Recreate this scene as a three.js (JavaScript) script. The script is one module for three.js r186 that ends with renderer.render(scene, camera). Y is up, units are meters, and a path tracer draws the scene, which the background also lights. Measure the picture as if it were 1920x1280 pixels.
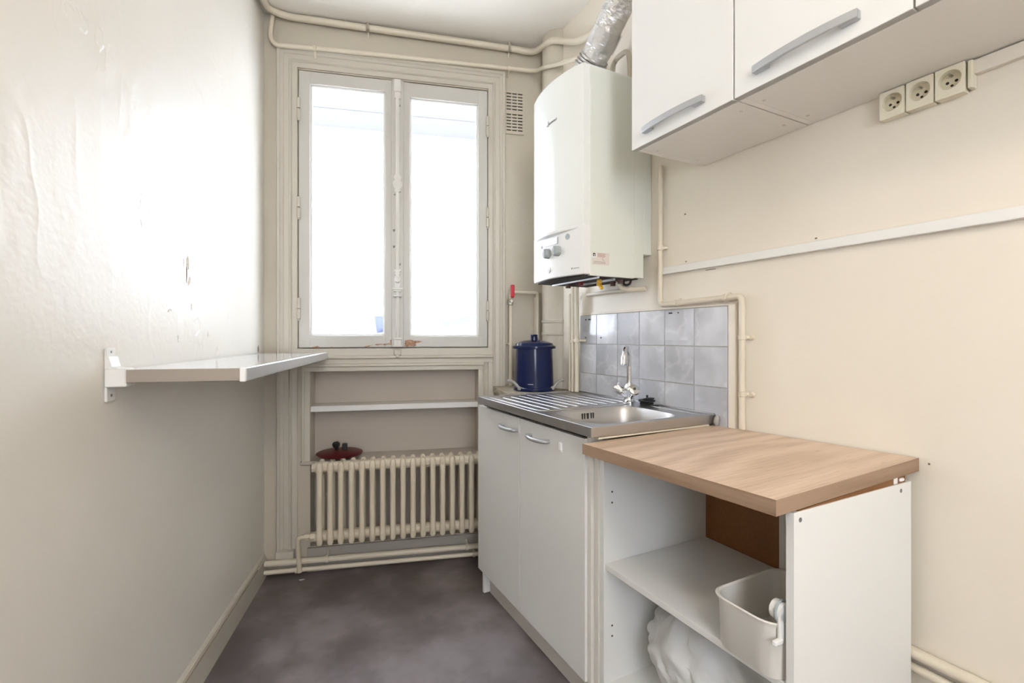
import * as THREE from 'three';
import { RoundedBoxGeometry } from 'three/addons/geometries/RoundedBoxGeometry.js';
import { mergeGeometries, mergeVertices, toCreasedNormals } from 'three/addons/utils/BufferGeometryUtils.js';

// ---------- camera, sky, light, exposure ----------
const scene = new THREE.Scene();
const camera = new THREE.PerspectiveCamera(71.14, 1920 / 1280, 0.02, 120);
camera.position.set(0, 1.12, 0);
camera.rotation.y = -12.3 * Math.PI / 180;
camera.setViewOffset(1920, 1280, 0, 8, 1920, 1280);
camera.updateProjectionMatrix();
const renderer = new THREE.WebGLRenderer({ antialias: true });
renderer.toneMapping = THREE.LinearToneMapping;
renderer.toneMappingExposure = 1.14;
renderer.shadowMap.enabled = true;
scene.background = new THREE.Color().setRGB(0.85, 0.93, 1.05);   // even overcast sky
scene.backgroundIntensity = 14.5;
const FILL_LAMP = 2.0;                                                // added fill lamp, unseen behind the camera

// ---------- helpers ----------
const V = (x, y, z) => new THREE.Vector3(x, y, z);
let seed = 7;
const rnd = () => { seed = (seed + 0x6d2b79f5) | 0; let t = Math.imul(seed ^ (seed >>> 15), 1 | seed); t = (t + Math.imul(t ^ (t >>> 7), 61 | t)) ^ t; return ((t ^ (t >>> 14)) >>> 0) / 4294967296; };
const table = new Float32Array(65536); for (let i = 0; i < 65536; i++) table[i] = rnd();
function noise(x, y, off = 0, per = 256) {
  const xi = Math.floor(x), yi = Math.floor(y), fx = x - xi, fy = y - yi, u = fx * fx * (3 - 2 * fx), v = fy * fy * (3 - 2 * fy);
  const w = (a) => ((a % per) + per) % per, x0 = w(xi), x1 = w(xi + 1), y0 = w(yi), y1 = w(yi + 1);
  const g = (a, b) => table[((a + off * 37) & 255) + (((b + off * 91) & 255) << 8)];
  const a = g(x0, y0), b = g(x1, y0), c = g(x0, y1), d = g(x1, y1);
  return a + (b - a) * u + (c - a) * v + (a - b - c + d) * u * v;
}
function fbm(x, y, oct, off = 0, per = 256) { let s = 0, a = 0.5, n = 0; for (let i = 0; i < oct; i++) { s += a * noise(x, y, off + i, per); n += a; x *= 2; y *= 2; per = Math.min(256, per * 2); a *= 0.5; } return s / n; }
const sat = (x) => Math.min(1, Math.max(0, x));
const step = (a, b, x) => { const t = sat((x - a) / (b - a)); return t * t * (3 - 2 * t); };
function colorTex(w, h, f, mx = 1, my = 1) {
  const d = new Uint8Array(w * h * 4);
  for (let y = 0; y < h; y++) for (let x = 0; x < w; x++) { const c = f(x / w, y / h), i = (y * w + x) * 4; d[i] = 255 * sat(c[0]); d[i + 1] = 255 * sat(c[1]); d[i + 2] = 255 * sat(c[2]); d[i + 3] = 255; }
  const t = new THREE.DataTexture(d, w, h); t.colorSpace = THREE.SRGBColorSpace; return setup(t, mx, my);
}
function bumpTex(w, h, f, mx = 1, my = 1) {
  const d = new Float32Array(w * h);
  for (let y = 0; y < h; y++) for (let x = 0; x < w; x++) d[y * w + x] = f(x / w, y / h);
  return setup(new THREE.DataTexture(d, w, h, THREE.RedFormat, THREE.FloatType), mx, my);
}
function setup(t, mx, my) { t.wrapS = t.wrapT = THREE.RepeatWrapping; t.magFilter = THREE.LinearFilter; t.minFilter = THREE.LinearFilter; t.repeat.set(1 / mx, 1 / my); t.needsUpdate = true; return t; }
function canvasTex(w, h, draw) {
  const c = document.createElement('canvas'); c.width = w; c.height = h; draw(c.getContext('2d'), w, h);
  const t = new THREE.CanvasTexture(c); t.colorSpace = THREE.SRGBColorSpace; t.magFilter = THREE.LinearFilter; return t;
}
// uv in metres, chosen by the face's direction
function uvm(g) {
  const p = g.attributes.position, n = g.attributes.normal, uv = new Float32Array(p.count * 2);
  for (let i = 0; i < p.count; i++) {
    const ax = Math.abs(n.getX(i)), ay = Math.abs(n.getY(i)), az = Math.abs(n.getZ(i)), x = p.getX(i), y = p.getY(i), z = p.getZ(i);
    if (ay >= ax && ay >= az) { uv[2 * i] = x; uv[2 * i + 1] = z; } else if (ax >= az) { uv[2 * i] = z; uv[2 * i + 1] = y; } else { uv[2 * i] = x; uv[2 * i + 1] = y; }
  }
  g.setAttribute('uv', new THREE.BufferAttribute(uv, 2)); return g;
}
// box from corner to corner, edges rounded by r
function bx(x0, x1, y0, y1, z0, z1, r = 0) {
  const w = x1 - x0, h = y1 - y0, d = z1 - z0, rr = Math.min(r, Math.abs(w) / 2.05, h / 2.05, d / 2.05);
  const g = rr > 0 ? new RoundedBoxGeometry(w, h, d, 2, rr) : new THREE.BoxGeometry(w, h, d).toNonIndexed();
  g.translate((x0 + x1) / 2, (y0 + y1) / 2, (z0 + z1) / 2);
  return uvm(g);
}
const plain = (g) => { let k = g.index ? g.toNonIndexed() : g; if (!k.attributes.uv) uvm(k); for (const n of Object.keys(k.attributes)) if (!['position', 'normal', 'uv'].includes(n)) k.deleteAttribute(n); return k; };
const join = (list) => list.length === 1 ? list[0] : mergeGeometries(list.map(plain));
const used = new Map();
function numbered(name) { const n = used.get(name) ?? 0; used.set(name, n + 1); return n ? name + '_' + String(n).padStart(3, '0') : name; }
function obj(name, geos, mat, parent = scene) {
  const m = new THREE.Mesh(join([].concat(geos)), mat); m.name = parent === scene ? numbered(name) : name; m.castShadow = m.receiveShadow = true; parent.add(m); return m;
}
const each = (name, geos, mat, parent) => geos.forEach((g) => obj(name, g, mat, parent));
function tag(o, label, category, group) { o.userData.label = label; o.userData.category = category; if (group) o.userData.group = group; return o; }
function struct(o) { o.userData.kind = 'structure'; return o; }
function thing(name, label, category, group) { const o = new THREE.Group(); o.name = numbered(name); scene.add(o); return tag(o, label, category, group); }
const setGroup = (name) => { const o = new THREE.Group(); o.name = numbered(name); scene.add(o); return struct(o); };
function cyl(r0, r1, h, seg = 24, bev = 0) {   // lathe along y from 0 to h, r0 below, r1 above
  const pts = bev ? [[0, 0], [r0 - bev, 0], [r0, bev], [r1, h - bev], [r1 - bev, h], [0, h]] : [[0, 0], [r0, 0], [r1, h], [0, h]];
  return lathe(pts, seg);
}
function lathe(pts, seg = 32) { return toCreasedNormals(new THREE.LatheGeometry(pts.map((p) => new THREE.Vector2(p[0], p[1])), seg), 0.6); }
function aim(g, from, to) { const d = V(...to).sub(V(...from)); g.applyQuaternion(new THREE.Quaternion().setFromUnitVectors(V(0, 1, 0), d.clone().normalize())); g.translate(...from); return g; }
const rod = (a, b, r, seg = 14) => aim(cyl(r, r, V(...b).distanceTo(V(...a)), seg), a, b);
function bentPath(pts, r) {   // polyline with rounded corners
  const P = pts.map((p) => V(...p)), path = new THREE.CurvePath(); let at = P[0];
  for (let i = 1; i < P.length - 1; i++) {
    const a = P[i - 1].clone().sub(P[i]), b = P[i + 1].clone().sub(P[i]), k = Math.min(r, a.length() * 0.48, b.length() * 0.48);
    const s = P[i].clone().add(a.setLength(k)), e = P[i].clone().add(b.setLength(k));
    path.add(new THREE.LineCurve3(at, s)); path.add(new THREE.QuadraticBezierCurve3(s, P[i].clone(), e)); at = e;
  }
  path.add(new THREE.LineCurve3(at, P[P.length - 1])); return path;
}
function tube(pts, r, bend = 0.04, seg = 12) {
  const path = bentPath(pts, bend), L = path.getLength(), n = Math.max(6, Math.ceil(L / Math.max(0.008, r * 0.6)));
  const g = new THREE.TubeGeometry(path, n, r, seg, false), caps = [0, 1].map((t) => { const c = new THREE.CircleGeometry(r, seg), p = path.getPointAt(t), d = path.getTangentAt(t).multiplyScalar(t ? 1 : -1); c.applyQuaternion(new THREE.Quaternion().setFromUnitVectors(V(0, 0, 1), d)); c.translate(p.x, p.y, p.z); return c; });
  return join([g, ...caps]);
}
function shapeOf(pts) { const s = new THREE.Shape(); pts.forEach((p, i) => i ? s.lineTo(...p) : s.moveTo(...p)); s.closePath(); return s; }
function roundRect(x0, x1, y0, y1, r, P = THREE.Shape) {
  const s = new P(), R = Array.isArray(r) ? r : [r, r, r, r];
  s.moveTo(x0 + R[0], y0); s.lineTo(x1 - R[1], y0); s.quadraticCurveTo(x1, y0, x1, y0 + R[1]); s.lineTo(x1, y1 - R[2]); s.quadraticCurveTo(x1, y1, x1 - R[2], y1); s.lineTo(x0 + R[3], y1); s.quadraticCurveTo(x0, y1, x0, y1 - R[3]); s.lineTo(x0, y0 + R[0]); s.quadraticCurveTo(x0, y0, x0 + R[0], y0); return s;
}
const extrude = (s, depth, bev = 0, seg = 12) => new THREE.ExtrudeGeometry(s, { depth, bevelEnabled: bev > 0, bevelSize: bev, bevelThickness: bev, bevelOffset: -bev, bevelSegments: 2, curveSegments: seg });
// skin between rings of equal length (closed rings), optional caps
function skin(rings, capStart, capEnd) {
  const n = rings[0].length, pos = [], idx = [];
  rings.forEach((r) => r.forEach((p) => pos.push(...p)));
  for (let k = 0; k < rings.length - 1; k++) for (let i = 0; i < n; i++) { const a = k * n + i, b = k * n + (i + 1) % n, c = a + n, d = b + n; idx.push(a, b, c, b, d, c); }
  const cap = (k, flip) => { const c = [0, 1, 2].map((j) => rings[k].reduce((s, p) => s + p[j], 0) / n); pos.push(...c); const q = pos.length / 3 - 1; for (let i = 0; i < n; i++) { const a = k * n + i, b = k * n + (i + 1) % n; flip ? idx.push(a, q, b) : idx.push(a, b, q); } };
  if (capStart) cap(0, true); if (capEnd) cap(rings.length - 1, false);
  const g = new THREE.BufferGeometry(); g.setAttribute('position', new THREE.Float32BufferAttribute(pos, 3)); g.setIndex(idx); g.computeVertexNormals();
  return uvm(toCreasedNormals(g, 0.7));
}
const ring2 = (s, seg, f) => s.getSpacedPoints(seg).slice(0, seg).map((p) => f(p.x, p.y));
function hexa(c) {   // eight corners: bottom four, top four (same turn)
  const q = (a, b, d, e) => [c[a], c[b], c[d], c[a], c[d], c[e]].flat(), g = new THREE.BufferGeometry();
  g.setAttribute('position', new THREE.Float32BufferAttribute([...q(0, 3, 2, 1), ...q(4, 5, 6, 7), ...q(0, 1, 5, 4), ...q(1, 2, 6, 5), ...q(2, 3, 7, 6), ...q(3, 0, 4, 7)], 3));
  g.computeVertexNormals(); return uvm(g);
}

// the right wall stands askew: s runs along it towards the camera, h up, o out of it into the room
const AL = 15.15 * Math.PI / 180, S0 = V(0.985, 0, -1.385);
const R = (s, h, o) => [S0.x + s * Math.sin(AL) - o * Math.cos(AL), h, S0.z + s * Math.cos(AL) + o * Math.sin(AL)];
function onRight(o, s = 0, h = 0, out = 0) { o.position.set(...R(s, h, out)); o.rotation.y = AL - Math.PI / 2; return o; }
const XL = -0.66, ZW = -2.44, HC = 2.645, ZR = 1.7;   // left wall, window wall, ceiling, rear wall

// ---------- materials ----------
const std = (o) => new THREE.MeshStandardMaterial(o), phy = (o) => new THREE.MeshPhysicalMaterial(o);
const lin = (r, g, b) => new THREE.Color().setRGB(r, g, b);
const peel = bumpTex(512, 512, (u, v) => 0.6 * fbm(u * 40, v * 40, 3, 3, 40) + 0.4 * fbm(u * 6, v * 6, 2, 9, 6), 0.6, 0.6);
const paint = (c, rough = 0.4, bump = 0.0008) => std({ color: c, roughness: rough, bumpMap: peel, bumpScale: bump });
// left wall: orange peel, lumps of old plaster, blistered paint
const leftBump = bumpTex(1536, 1536, (u, v) => {
  const z = u * 2.6, h = v * 2.7;   // metres: z from the window wall towards the camera, h from the floor
  let b = 0.10 * fbm(z * 95, h * 95, 2, 1) + 0.16 * fbm(z * 22, h * 13, 3, 4) + 0.42 * fbm(z * 3.4, h * 2.2, 3, 8);
  const up = step(0.75, 1.15, h), m = fbm(z * 7 + 3, h * 4.5, 4, 12), streak = fbm(z * 15, h * 5, 3, 20);
  b += up * 0.24 * step(0.56, 0.66, m) * streak;
  b += up * 0.14 * Math.pow(sat(1 - Math.abs(fbm(z * 5.5 + 9, h * 2.6, 3, 30) - 0.5) * 16), 2);
  const rough = (zz, hh, r) => sat(1 - Math.hypot((z - zz) / r, (h - hh) / (r * 1.4)));
  b += 0.4 * (rough(1.31, 1.80, 0.10) + rough(1.22, 1.76, 0.07) + rough(1.05, 1.45, 0.08) + rough(0.72, 1.12, 0.07)) * step(0.42, 0.6, fbm(z * 40, h * 26, 3, 40));
  return b;
}, 2.6, 2.7);
const leftPaint = phy({ color: lin(0.765, 0.73, 0.665), specularIntensity: 0.75, roughness: 0.30, bumpMap: leftBump, bumpScale: 0.004 });
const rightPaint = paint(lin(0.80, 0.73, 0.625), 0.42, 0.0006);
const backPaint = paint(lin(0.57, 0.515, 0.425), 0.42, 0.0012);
const ceilPaint = paint(lin(0.90, 0.855, 0.78), 0.7, 0.001);
const boltPaint = paint(lin(0.68, 0.66, 0.62), 0.3, 0.0005);
const trimPaint = paint(lin(0.555, 0.515, 0.44), 0.36, 0.0009);
const sashPaint = paint(lin(0.55, 0.53, 0.49), 0.34, 0.0007);
const nicheShadePaint = paint(lin(0.50, 0.44, 0.38), 0.6, 0.001);  // browner and darker than the wall: recess shade put into the colour
const pipePaint = paint(lin(0.70, 0.63, 0.51), 0.33, 0.0004);
const radPaint = paint(lin(0.68, 0.60, 0.47), 0.34, 0.0005);
const melamine = std({ color: lin(0.79, 0.785, 0.765), roughness: 0.32 });
const melamineEdge = std({ color: lin(0.72, 0.69, 0.64), roughness: 0.45 });
const doorWhite = std({ color: lin(0.77, 0.76, 0.735), roughness: 0.3 });
const underWhite = std({ color: lin(0.85, 0.81, 0.755), roughness: 0.45 });
const enamel = phy({ color: lin(0.83, 0.85, 0.82), roughness: 0.25, clearcoat: 0.5, clearcoatRoughness: 0.12 });
const boilerSide = phy({ color: lin(0.74, 0.76, 0.69), roughness: 0.35 });
const plasticWhite = phy({ color: lin(0.83, 0.83, 0.82), roughness: 0.35 });
const greyPlastic = std({ color: lin(0.36, 0.40, 0.40), roughness: 0.45 });
const darkGap = std({ color: lin(0.03, 0.028, 0.025), roughness: 0.9 });
const brushedRough = colorTex(256, 256, (u, v) => { const k = 0.33 + 0.06 * fbm(u * 3, v * 100, 2, 5, 3); return [k, k, k]; }, 0.3, 0.3); brushedRough.colorSpace = THREE.NoColorSpace;
const steel = std({ color: lin(0.52, 0.52, 0.53), metalness: 1, roughness: 0.85, roughnessMap: brushedRough });
const steelBowl = std({ color: lin(0.50, 0.485, 0.47), metalness: 1, roughness: 0.42 });
const chrome = std({ color: lin(0.78, 0.79, 0.81), metalness: 1, roughness: 0.08 });
const alu = std({ color: lin(0.66, 0.67, 0.69), metalness: 0.9, roughness: 0.34 });
const handleGrey = std({ color: lin(0.50, 0.51, 0.53), metalness: 0.55, roughness: 0.38 });
const blackRubber = std({ color: lin(0.012, 0.012, 0.013), roughness: 0.5 });
const floorMap = colorTex(1024, 1024, (u, v) => {
  const a = fbm(u * 5, v * 5, 5, 2, 5), b = fbm(u * 14, v * 14, 4, 15, 14), f = fbm(u * 90, v * 90, 2, 22, 90), k = 0.62 * a + 0.38 * b, t = step(0.3, 0.72, k) * 0.85 + (f - 0.5) * 0.1, w = fbm(u * 3, v * 3, 3, 33, 3);
  return [0.365 + 0.20 * t + 0.02 * w, 0.342 + 0.195 * t, 0.335 + 0.205 * t + 0.03 * (0.5 - w)];
}, 1.6, 1.6);
const vinyl = std({ map: floorMap, roughness: 0.52 });
const tileMap = colorTex(512, 512, (u, v) => {
  const a = fbm(u * 3, v * 3, 5, 51, 3), b = fbm(u * 7 + a * 2, v * 4, 4, 57, 7), vein = Math.pow(sat(1 - Math.abs(fbm(u * 4, v * 6, 4, 62, 4) - 0.5) * 11), 2), t = step(0.25, 0.75, 0.6 * a + 0.4 * b);
  return [0.70 + 0.14 * t + 0.05 * vein, 0.705 + 0.14 * t + 0.05 * vein, 0.73 + 0.14 * t + 0.045 * vein];
}, 0.5, 0.5);
const tileGlaze = phy({ map: tileMap, roughness: 0.16, bumpMap: bumpTex(256, 256, (u, v) => fbm(u * 8, v * 8, 3, 70, 8), 0.3, 0.3), bumpScale: 0.0012 });
const grout = paint(lin(0.62, 0.59, 0.53), 0.8);
const oakMap = colorTex(1024, 512, (u, v) => {   // grain runs along u (1.2 m), v across (0.6 m)
  const warp = 0.10 * fbm(u * 3, v * 3, 3, 80, 3), ringy = (v + warp) * 22 + 2.2 * Math.exp(-Math.pow((u - 0.45) / 0.2, 2) - Math.pow((v - 0.52) / 0.2, 2)) * 2;
  const ring = 0.5 + 0.5 * Math.sin(ringy * 2 + 3 * fbm(u * 2, v * 9, 3, 84, 2)), fine = fbm(u * 10, v * 170, 3, 88, 10), band = fbm(u * 1.5, v * 10, 3, 92, 2), pore = step(0.72, 0.86, fbm(u * 26, v * 220, 2, 96, 26));
  const t = 0.35 * ring * step(0.35, 0.65, band) + 0.4 * fine + 0.35 * band, k = t - 0.52;
  return [0.835 - 0.20 * k - 0.06 * pore, 0.735 - 0.22 * k - 0.07 * pore, 0.645 - 0.23 * k - 0.07 * pore];
}, 1.2, 0.6);
const oak = std({ map: oakMap, roughness: 0.48 });
const oakEdge = std({ map: oakMap, color: lin(0.50, 0.44, 0.39), roughness: 0.55 });
const hardboard = std({ map: colorTex(256, 256, (u, v) => { const k = 0.06 * (fbm(u * 60, v * 60, 3, 101, 60) - 0.5) + 0.05 * (fbm(u * 4, v * 3, 3, 105, 4) - 0.5); return [0.50 + k, 0.325 + k * 0.8, 0.16 + k * 0.6]; }, 0.4, 0.4), roughness: 0.6 });
const bareWood = std({ map: colorTex(128, 128, (u, v) => { const k = 0.4 * (fbm(u * 6, v * 40, 3, 111, 6) - 0.5) + 0.3 * (fbm(u * 9, v * 9, 3, 115, 9) - 0.5); return [0.66 + k, 0.52 + k, 0.43 + k]; }, 0.06, 0.06), roughness: 0.85 });
const greyWood = std({ map: colorTex(256, 256, (u, v) => { const k = 0.3 * (fbm(u * 5, v * 36, 3, 121, 5) - 0.5) + 0.2 * (fbm(u * 8, v * 8, 3, 125, 8) - 0.5); return [0.64 + k, 0.60 + k, 0.53 + k]; }, 0.3, 0.3), roughness: 0.8 });
const blueGloss = phy({ color: lin(0.006, 0.013, 0.06), roughness: 0.14, specularIntensity: 0.6 });
const redEnamel = phy({ color: lin(0.085, 0.002, 0.005), roughness: 0.4 });
const redHandle = std({ color: lin(0.52, 0.012, 0.03), roughness: 0.4 });
const brass = std({ color: lin(0.45, 0.42, 0.36), metalness: 0.9, roughness: 0.4 });
const yellow = std({ color: lin(0.72, 0.40, 0.02), roughness: 0.45 });
const ivory = std({ color: lin(0.80, 0.74, 0.58), roughness: 0.35 });
const ivoryDeep = std({ color: lin(0.70, 0.64, 0.48), roughness: 0.45 });
const foil = std({ color: lin(0.80, 0.80, 0.81), metalness: 0.9, roughness: 0.3, bumpMap: bumpTex(256, 256, (u, v) => 0.6 * fbm(u * 9, v * 14, 4, 131, 9) + 0.4 * Math.abs(fbm(u * 5, v * 7, 3, 137, 5) - 0.5) * 2, 0.25, 0.25), bumpScale: 0.016 });
const tape = std({ color: lin(0.74, 0.74, 0.76), metalness: 0.8, roughness: 0.28, bumpMap: foil.bumpMap, bumpScale: 0.006 });
const glassMat = phy({ color: 0xffffff, transmission: 1, thickness: 0, roughness: 0, ior: 1.45 });
const facadeMat = paint(lin(0.84, 0.84, 0.85), 0.9, 0.004);
const basketMat = phy({ color: lin(0.76, 0.73, 0.68), roughness: 0.4 });
const bagMat = phy({ color: lin(0.88, 0.88, 0.88), roughness: 0.65, transmission: 0.3, thickness: 0 });
const ink = std({ color: lin(0.05, 0.05, 0.055), roughness: 0.6 });

// ---------- room shell ----------
const rs = (s, o) => { const p = R(s, 0, o); return [p[0], p[2]]; };
struct(obj('floor', bx(-0.85, 2.3, -0.12, 0, ZW - 0.25, ZR + 0.2), vinyl));
struct(obj('ceiling', bx(-0.85, 2.3, HC, HC + 0.12, ZW - 0.25, ZR + 0.2), ceilPaint));
{
  const g = bx(XL - 0.14, XL, 0, HC, ZW - 0.25, ZR + 0.2), p = g.attributes.position, uv = g.attributes.uv;
  for (let i = 0; i < p.count; i++) uv.setXY(i, p.getZ(i) - ZW, p.getY(i));
  const w = setGroup('wall_left'); obj('plaster', g, leftPaint, w);
  // torn, curling flakes of paint
  const flake = (z, h, wd, ht, turn, lift) => {
    const pts = []; for (let k = 0; k < 9; k++) { const a = k / 9 * Math.PI * 2, q = 0.75 + 0.5 * rnd(); pts.push([Math.cos(a) * wd * q, Math.sin(a) * ht * q]); }
    const e = extrude(shapeOf(pts), 0.0006); e.rotateY(Math.PI / 2 - lift); e.rotateX(turn); e.translate(XL + 0.002 + wd * Math.sin(lift), h, z); return plain(e);
  };
  obj('paint_flake', flake(-1.628, 1.345, 0.004, 0.024, 0.05, 0.8), leftPaint, w); obj('paint_flake', flake(-1.640, 1.292, 0.004, 0.018, -0.45, 0.8), leftPaint, w);
  obj('paint_flake', flake(-1.86, 1.07, 0.004, 0.018, -0.2, 0.7), leftPaint, w); obj('paint_flake', flake(-1.52, 1.195, 0.007, 0.004, 0.5, 0.3), leftPaint, w); obj('paint_flake', flake(-1.66, 1.215, 0.002, 0.01, 0, 0.7), leftPaint, w);
  obj('paint_flake', flake(-1.79, 1.13, 0.004, 0.008, 0.3, 0.3), leftPaint, w); obj('paint_flake', flake(-1.575, 1.115, 0.003, 0.014, 0.35, 0.3), leftPaint, w);
  const crack = (z, h, a, b) => { const e = extrude(shapeOf([[0, -b], [a, -b * 0.2], [0.4 * a, b], [-0.5 * a, 0.3 * b], [-a * 0.3, -0.4 * b]]), 0.0012); e.rotateY(Math.PI / 2); e.translate(XL - 0.0004, h, z); return plain(e); };
  obj('bare_patch', [crack(-1.634, 1.32, 0.004, 0.035)], std({ color: lin(0.30, 0.20, 0.13), roughness: 0.9 }), w);
  obj('bare_patch', [crack(-2.345, 1.065, 0.012, 0.02)], std({ color: lin(0.13, 0.12, 0.09), roughness: 0.9 }), w);
}
// right wall with its tiles
{
  const w = setGroup('wall_right'); onRight(w);
  obj('plaster', bx(-1.35, 3.4, 0, HC, -0.14, 0), rightPaint, w);
  const sEdge = [-0.745, -0.622, -0.481, -0.35, -0.217, -0.082, 0.051], hEdge = [0.822, 0.957, 1.089, 1.2205];
  obj('grout_bed', bx(-0.745, 0.053, 0.83, 1.2195, -0.001, 0.0045), grout, w);
  for (let c = 0; c < 6; c++) for (let r = 0; r < 3; r++) {
    const t = bx(sEdge[c] + 0.001, sEdge[c + 1] - 0.001, hEdge[r] + 0.001 + (r ? 0 : 0.008), hEdge[r + 1] - 0.001, 0.001, 0.008 + 0.0006 * rnd(), 0.0016), uv = t.attributes.uv, du = rnd(), dv = rnd();
    const tilt = (rnd() - 0.5) * 0.008, tilt2 = (rnd() - 0.5) * 0.008, p = t.attributes.position, cs = (sEdge[c] + sEdge[c + 1]) / 2, ch = (hEdge[r] + hEdge[r + 1]) / 2;
    for (let i = 0; i < p.count; i++) { uv.setXY(i, uv.getX(i) + du, uv.getY(i) + dv); p.setZ(i, p.getZ(i) + (p.getX(i) - cs) * tilt + (p.getY(i) - ch) * tilt2); }
    obj('tile', t, tileGlaze, w);
  }
  // plaster lip where the tiles stop, filler above the sink and little holes
  const lip = bx(0.053, 0.083, 0.832, 1.226, -0.001, 0.010, 0.004); obj('plaster_edge', [lip, bx(-0.73, 0.083, 1.2205, 1.229, -0.001, 0.006, 0.002)], rightPaint, w);
  const hole = (s, h, a, b) => bx(s - a, s + a, h - b, h + b, 0.006, 0.0098, 0.0004);
  each('drill_hole', [hole(-0.70, 1.2, 0.003, 0.003), hole(-0.672, 1.2, 0.008, 0.003), hole(-0.70, 1.118, 0.003, 0.003), hole(-0.59, 1.118, 0.003, 0.003), hole(-0.188, 1.207, 0.008, 0.0025), hole(-0.152, 1.207, 0.0022, 0.0022)], darkGap, w);
  const nick = (s, h, a, b) => bx(s - a, s + a, h - b, h + b, -0.001, 0.0007, 0.0003);
  each('wall_nick', [nick(-0.124, 1.385, 0.003, 0.002), nick(0.32, 1.385, 0.003, 0.002), nick(-0.02, 1.344, 0.02, 0.0012), nick(0.565, 0.838, 0.002, 0.002), nick(-0.128, 1.552, 0.003, 0.003)], std({ color: lin(0.2, 0.17, 0.13), roughness: 0.9 }), w);
}
// window wall: window opening, shallow niche below it
{
  const w = setGroup('wall_window'), D = 0.2;
  const B = (x0, x1, y0, y1, z1 = ZW, z0 = ZW - D) => bx(x0, x1, y0, y1, z0, z1);
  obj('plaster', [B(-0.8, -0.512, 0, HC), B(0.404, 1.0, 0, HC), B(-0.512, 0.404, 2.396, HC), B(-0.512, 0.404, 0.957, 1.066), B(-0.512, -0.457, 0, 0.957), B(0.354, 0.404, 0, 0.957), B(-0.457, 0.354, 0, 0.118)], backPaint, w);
  obj('niche_back', bx(-0.5, 0.4, 0.1, 1.0, ZW - D, ZW - 0.115), nicheShadePaint, w);
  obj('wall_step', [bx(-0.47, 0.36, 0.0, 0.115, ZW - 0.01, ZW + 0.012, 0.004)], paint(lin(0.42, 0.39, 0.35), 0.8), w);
}
// rear wall behind the camera, with an unseen window added to light the room
{
  const w = setGroup('wall_rear'), x0 = -0.25, x1 = 0.52, h0 = 0.9, h1 = 2.1;
  obj('plaster', [bx(-0.85, x0, 0, HC, ZR, ZR + 0.2), bx(x1, 2.3, 0, HC, ZR, ZR + 0.2), bx(x0, x1, h1, HC, ZR, ZR + 0.2), bx(x0, x1, 0, h0, ZR, ZR + 0.2)], rightPaint, w);
  const d = setGroup('added_window_2');
  obj('frame', [bx(x0, x0 + 0.05, h0, h1, ZR + 0.06, ZR + 0.12, 0.006), bx(x1 - 0.05, x1, h0, h1, ZR + 0.06, ZR + 0.12, 0.006), bx(x0 + 0.04, x1 - 0.04, h0, h0 + 0.06, ZR + 0.065, ZR + 0.115, 0.006), bx(x0 + 0.04, x1 - 0.04, h1 - 0.06, h1, ZR + 0.065, ZR + 0.115, 0.006)], sashPaint, d);
  obj('pane', bx(x0 + 0.05, x1 - 0.05, h0 + 0.06, h1 - 0.06, ZR + 0.088, ZR + 0.092), glassMat, d);
}
// boxed drain column in the corner by the window wall
{
  const c = setGroup('wall_column'), X = 0.752, Z = -2.335;
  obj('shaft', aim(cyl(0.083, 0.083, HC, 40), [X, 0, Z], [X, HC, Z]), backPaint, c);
  obj('collar', [1.138, 1.2].map((h) => aim(lathe([[0.082, -0.012], [0.0865, -0.006], [0.0868, 0.004], [0.082, 0.012]], 40), [X, h, Z], [X, h + 1, Z])), backPaint, c);
}
// skirting along the left wall
{
  const b = setGroup('baseboard_left');
  const prof = shapeOf([[0, 0], [0.013, 0], [0.013, 0.088], [0.009, 0.094], [0.009, 0.1], [0.004, 0.108], [0, 0.112]]), g = extrude(prof, ZR - ZW - 0.02); g.translate(XL, 0, ZW + 0.01); obj('board', uvm(g), trimPaint, b);
  obj('split', bx(XL + 0.0085, XL + 0.0138, 0.0895, 0.0925, -2.3, -1.2), std({ color: lin(0.3, 0.25, 0.18), roughness: 0.9 }), b);
}

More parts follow.
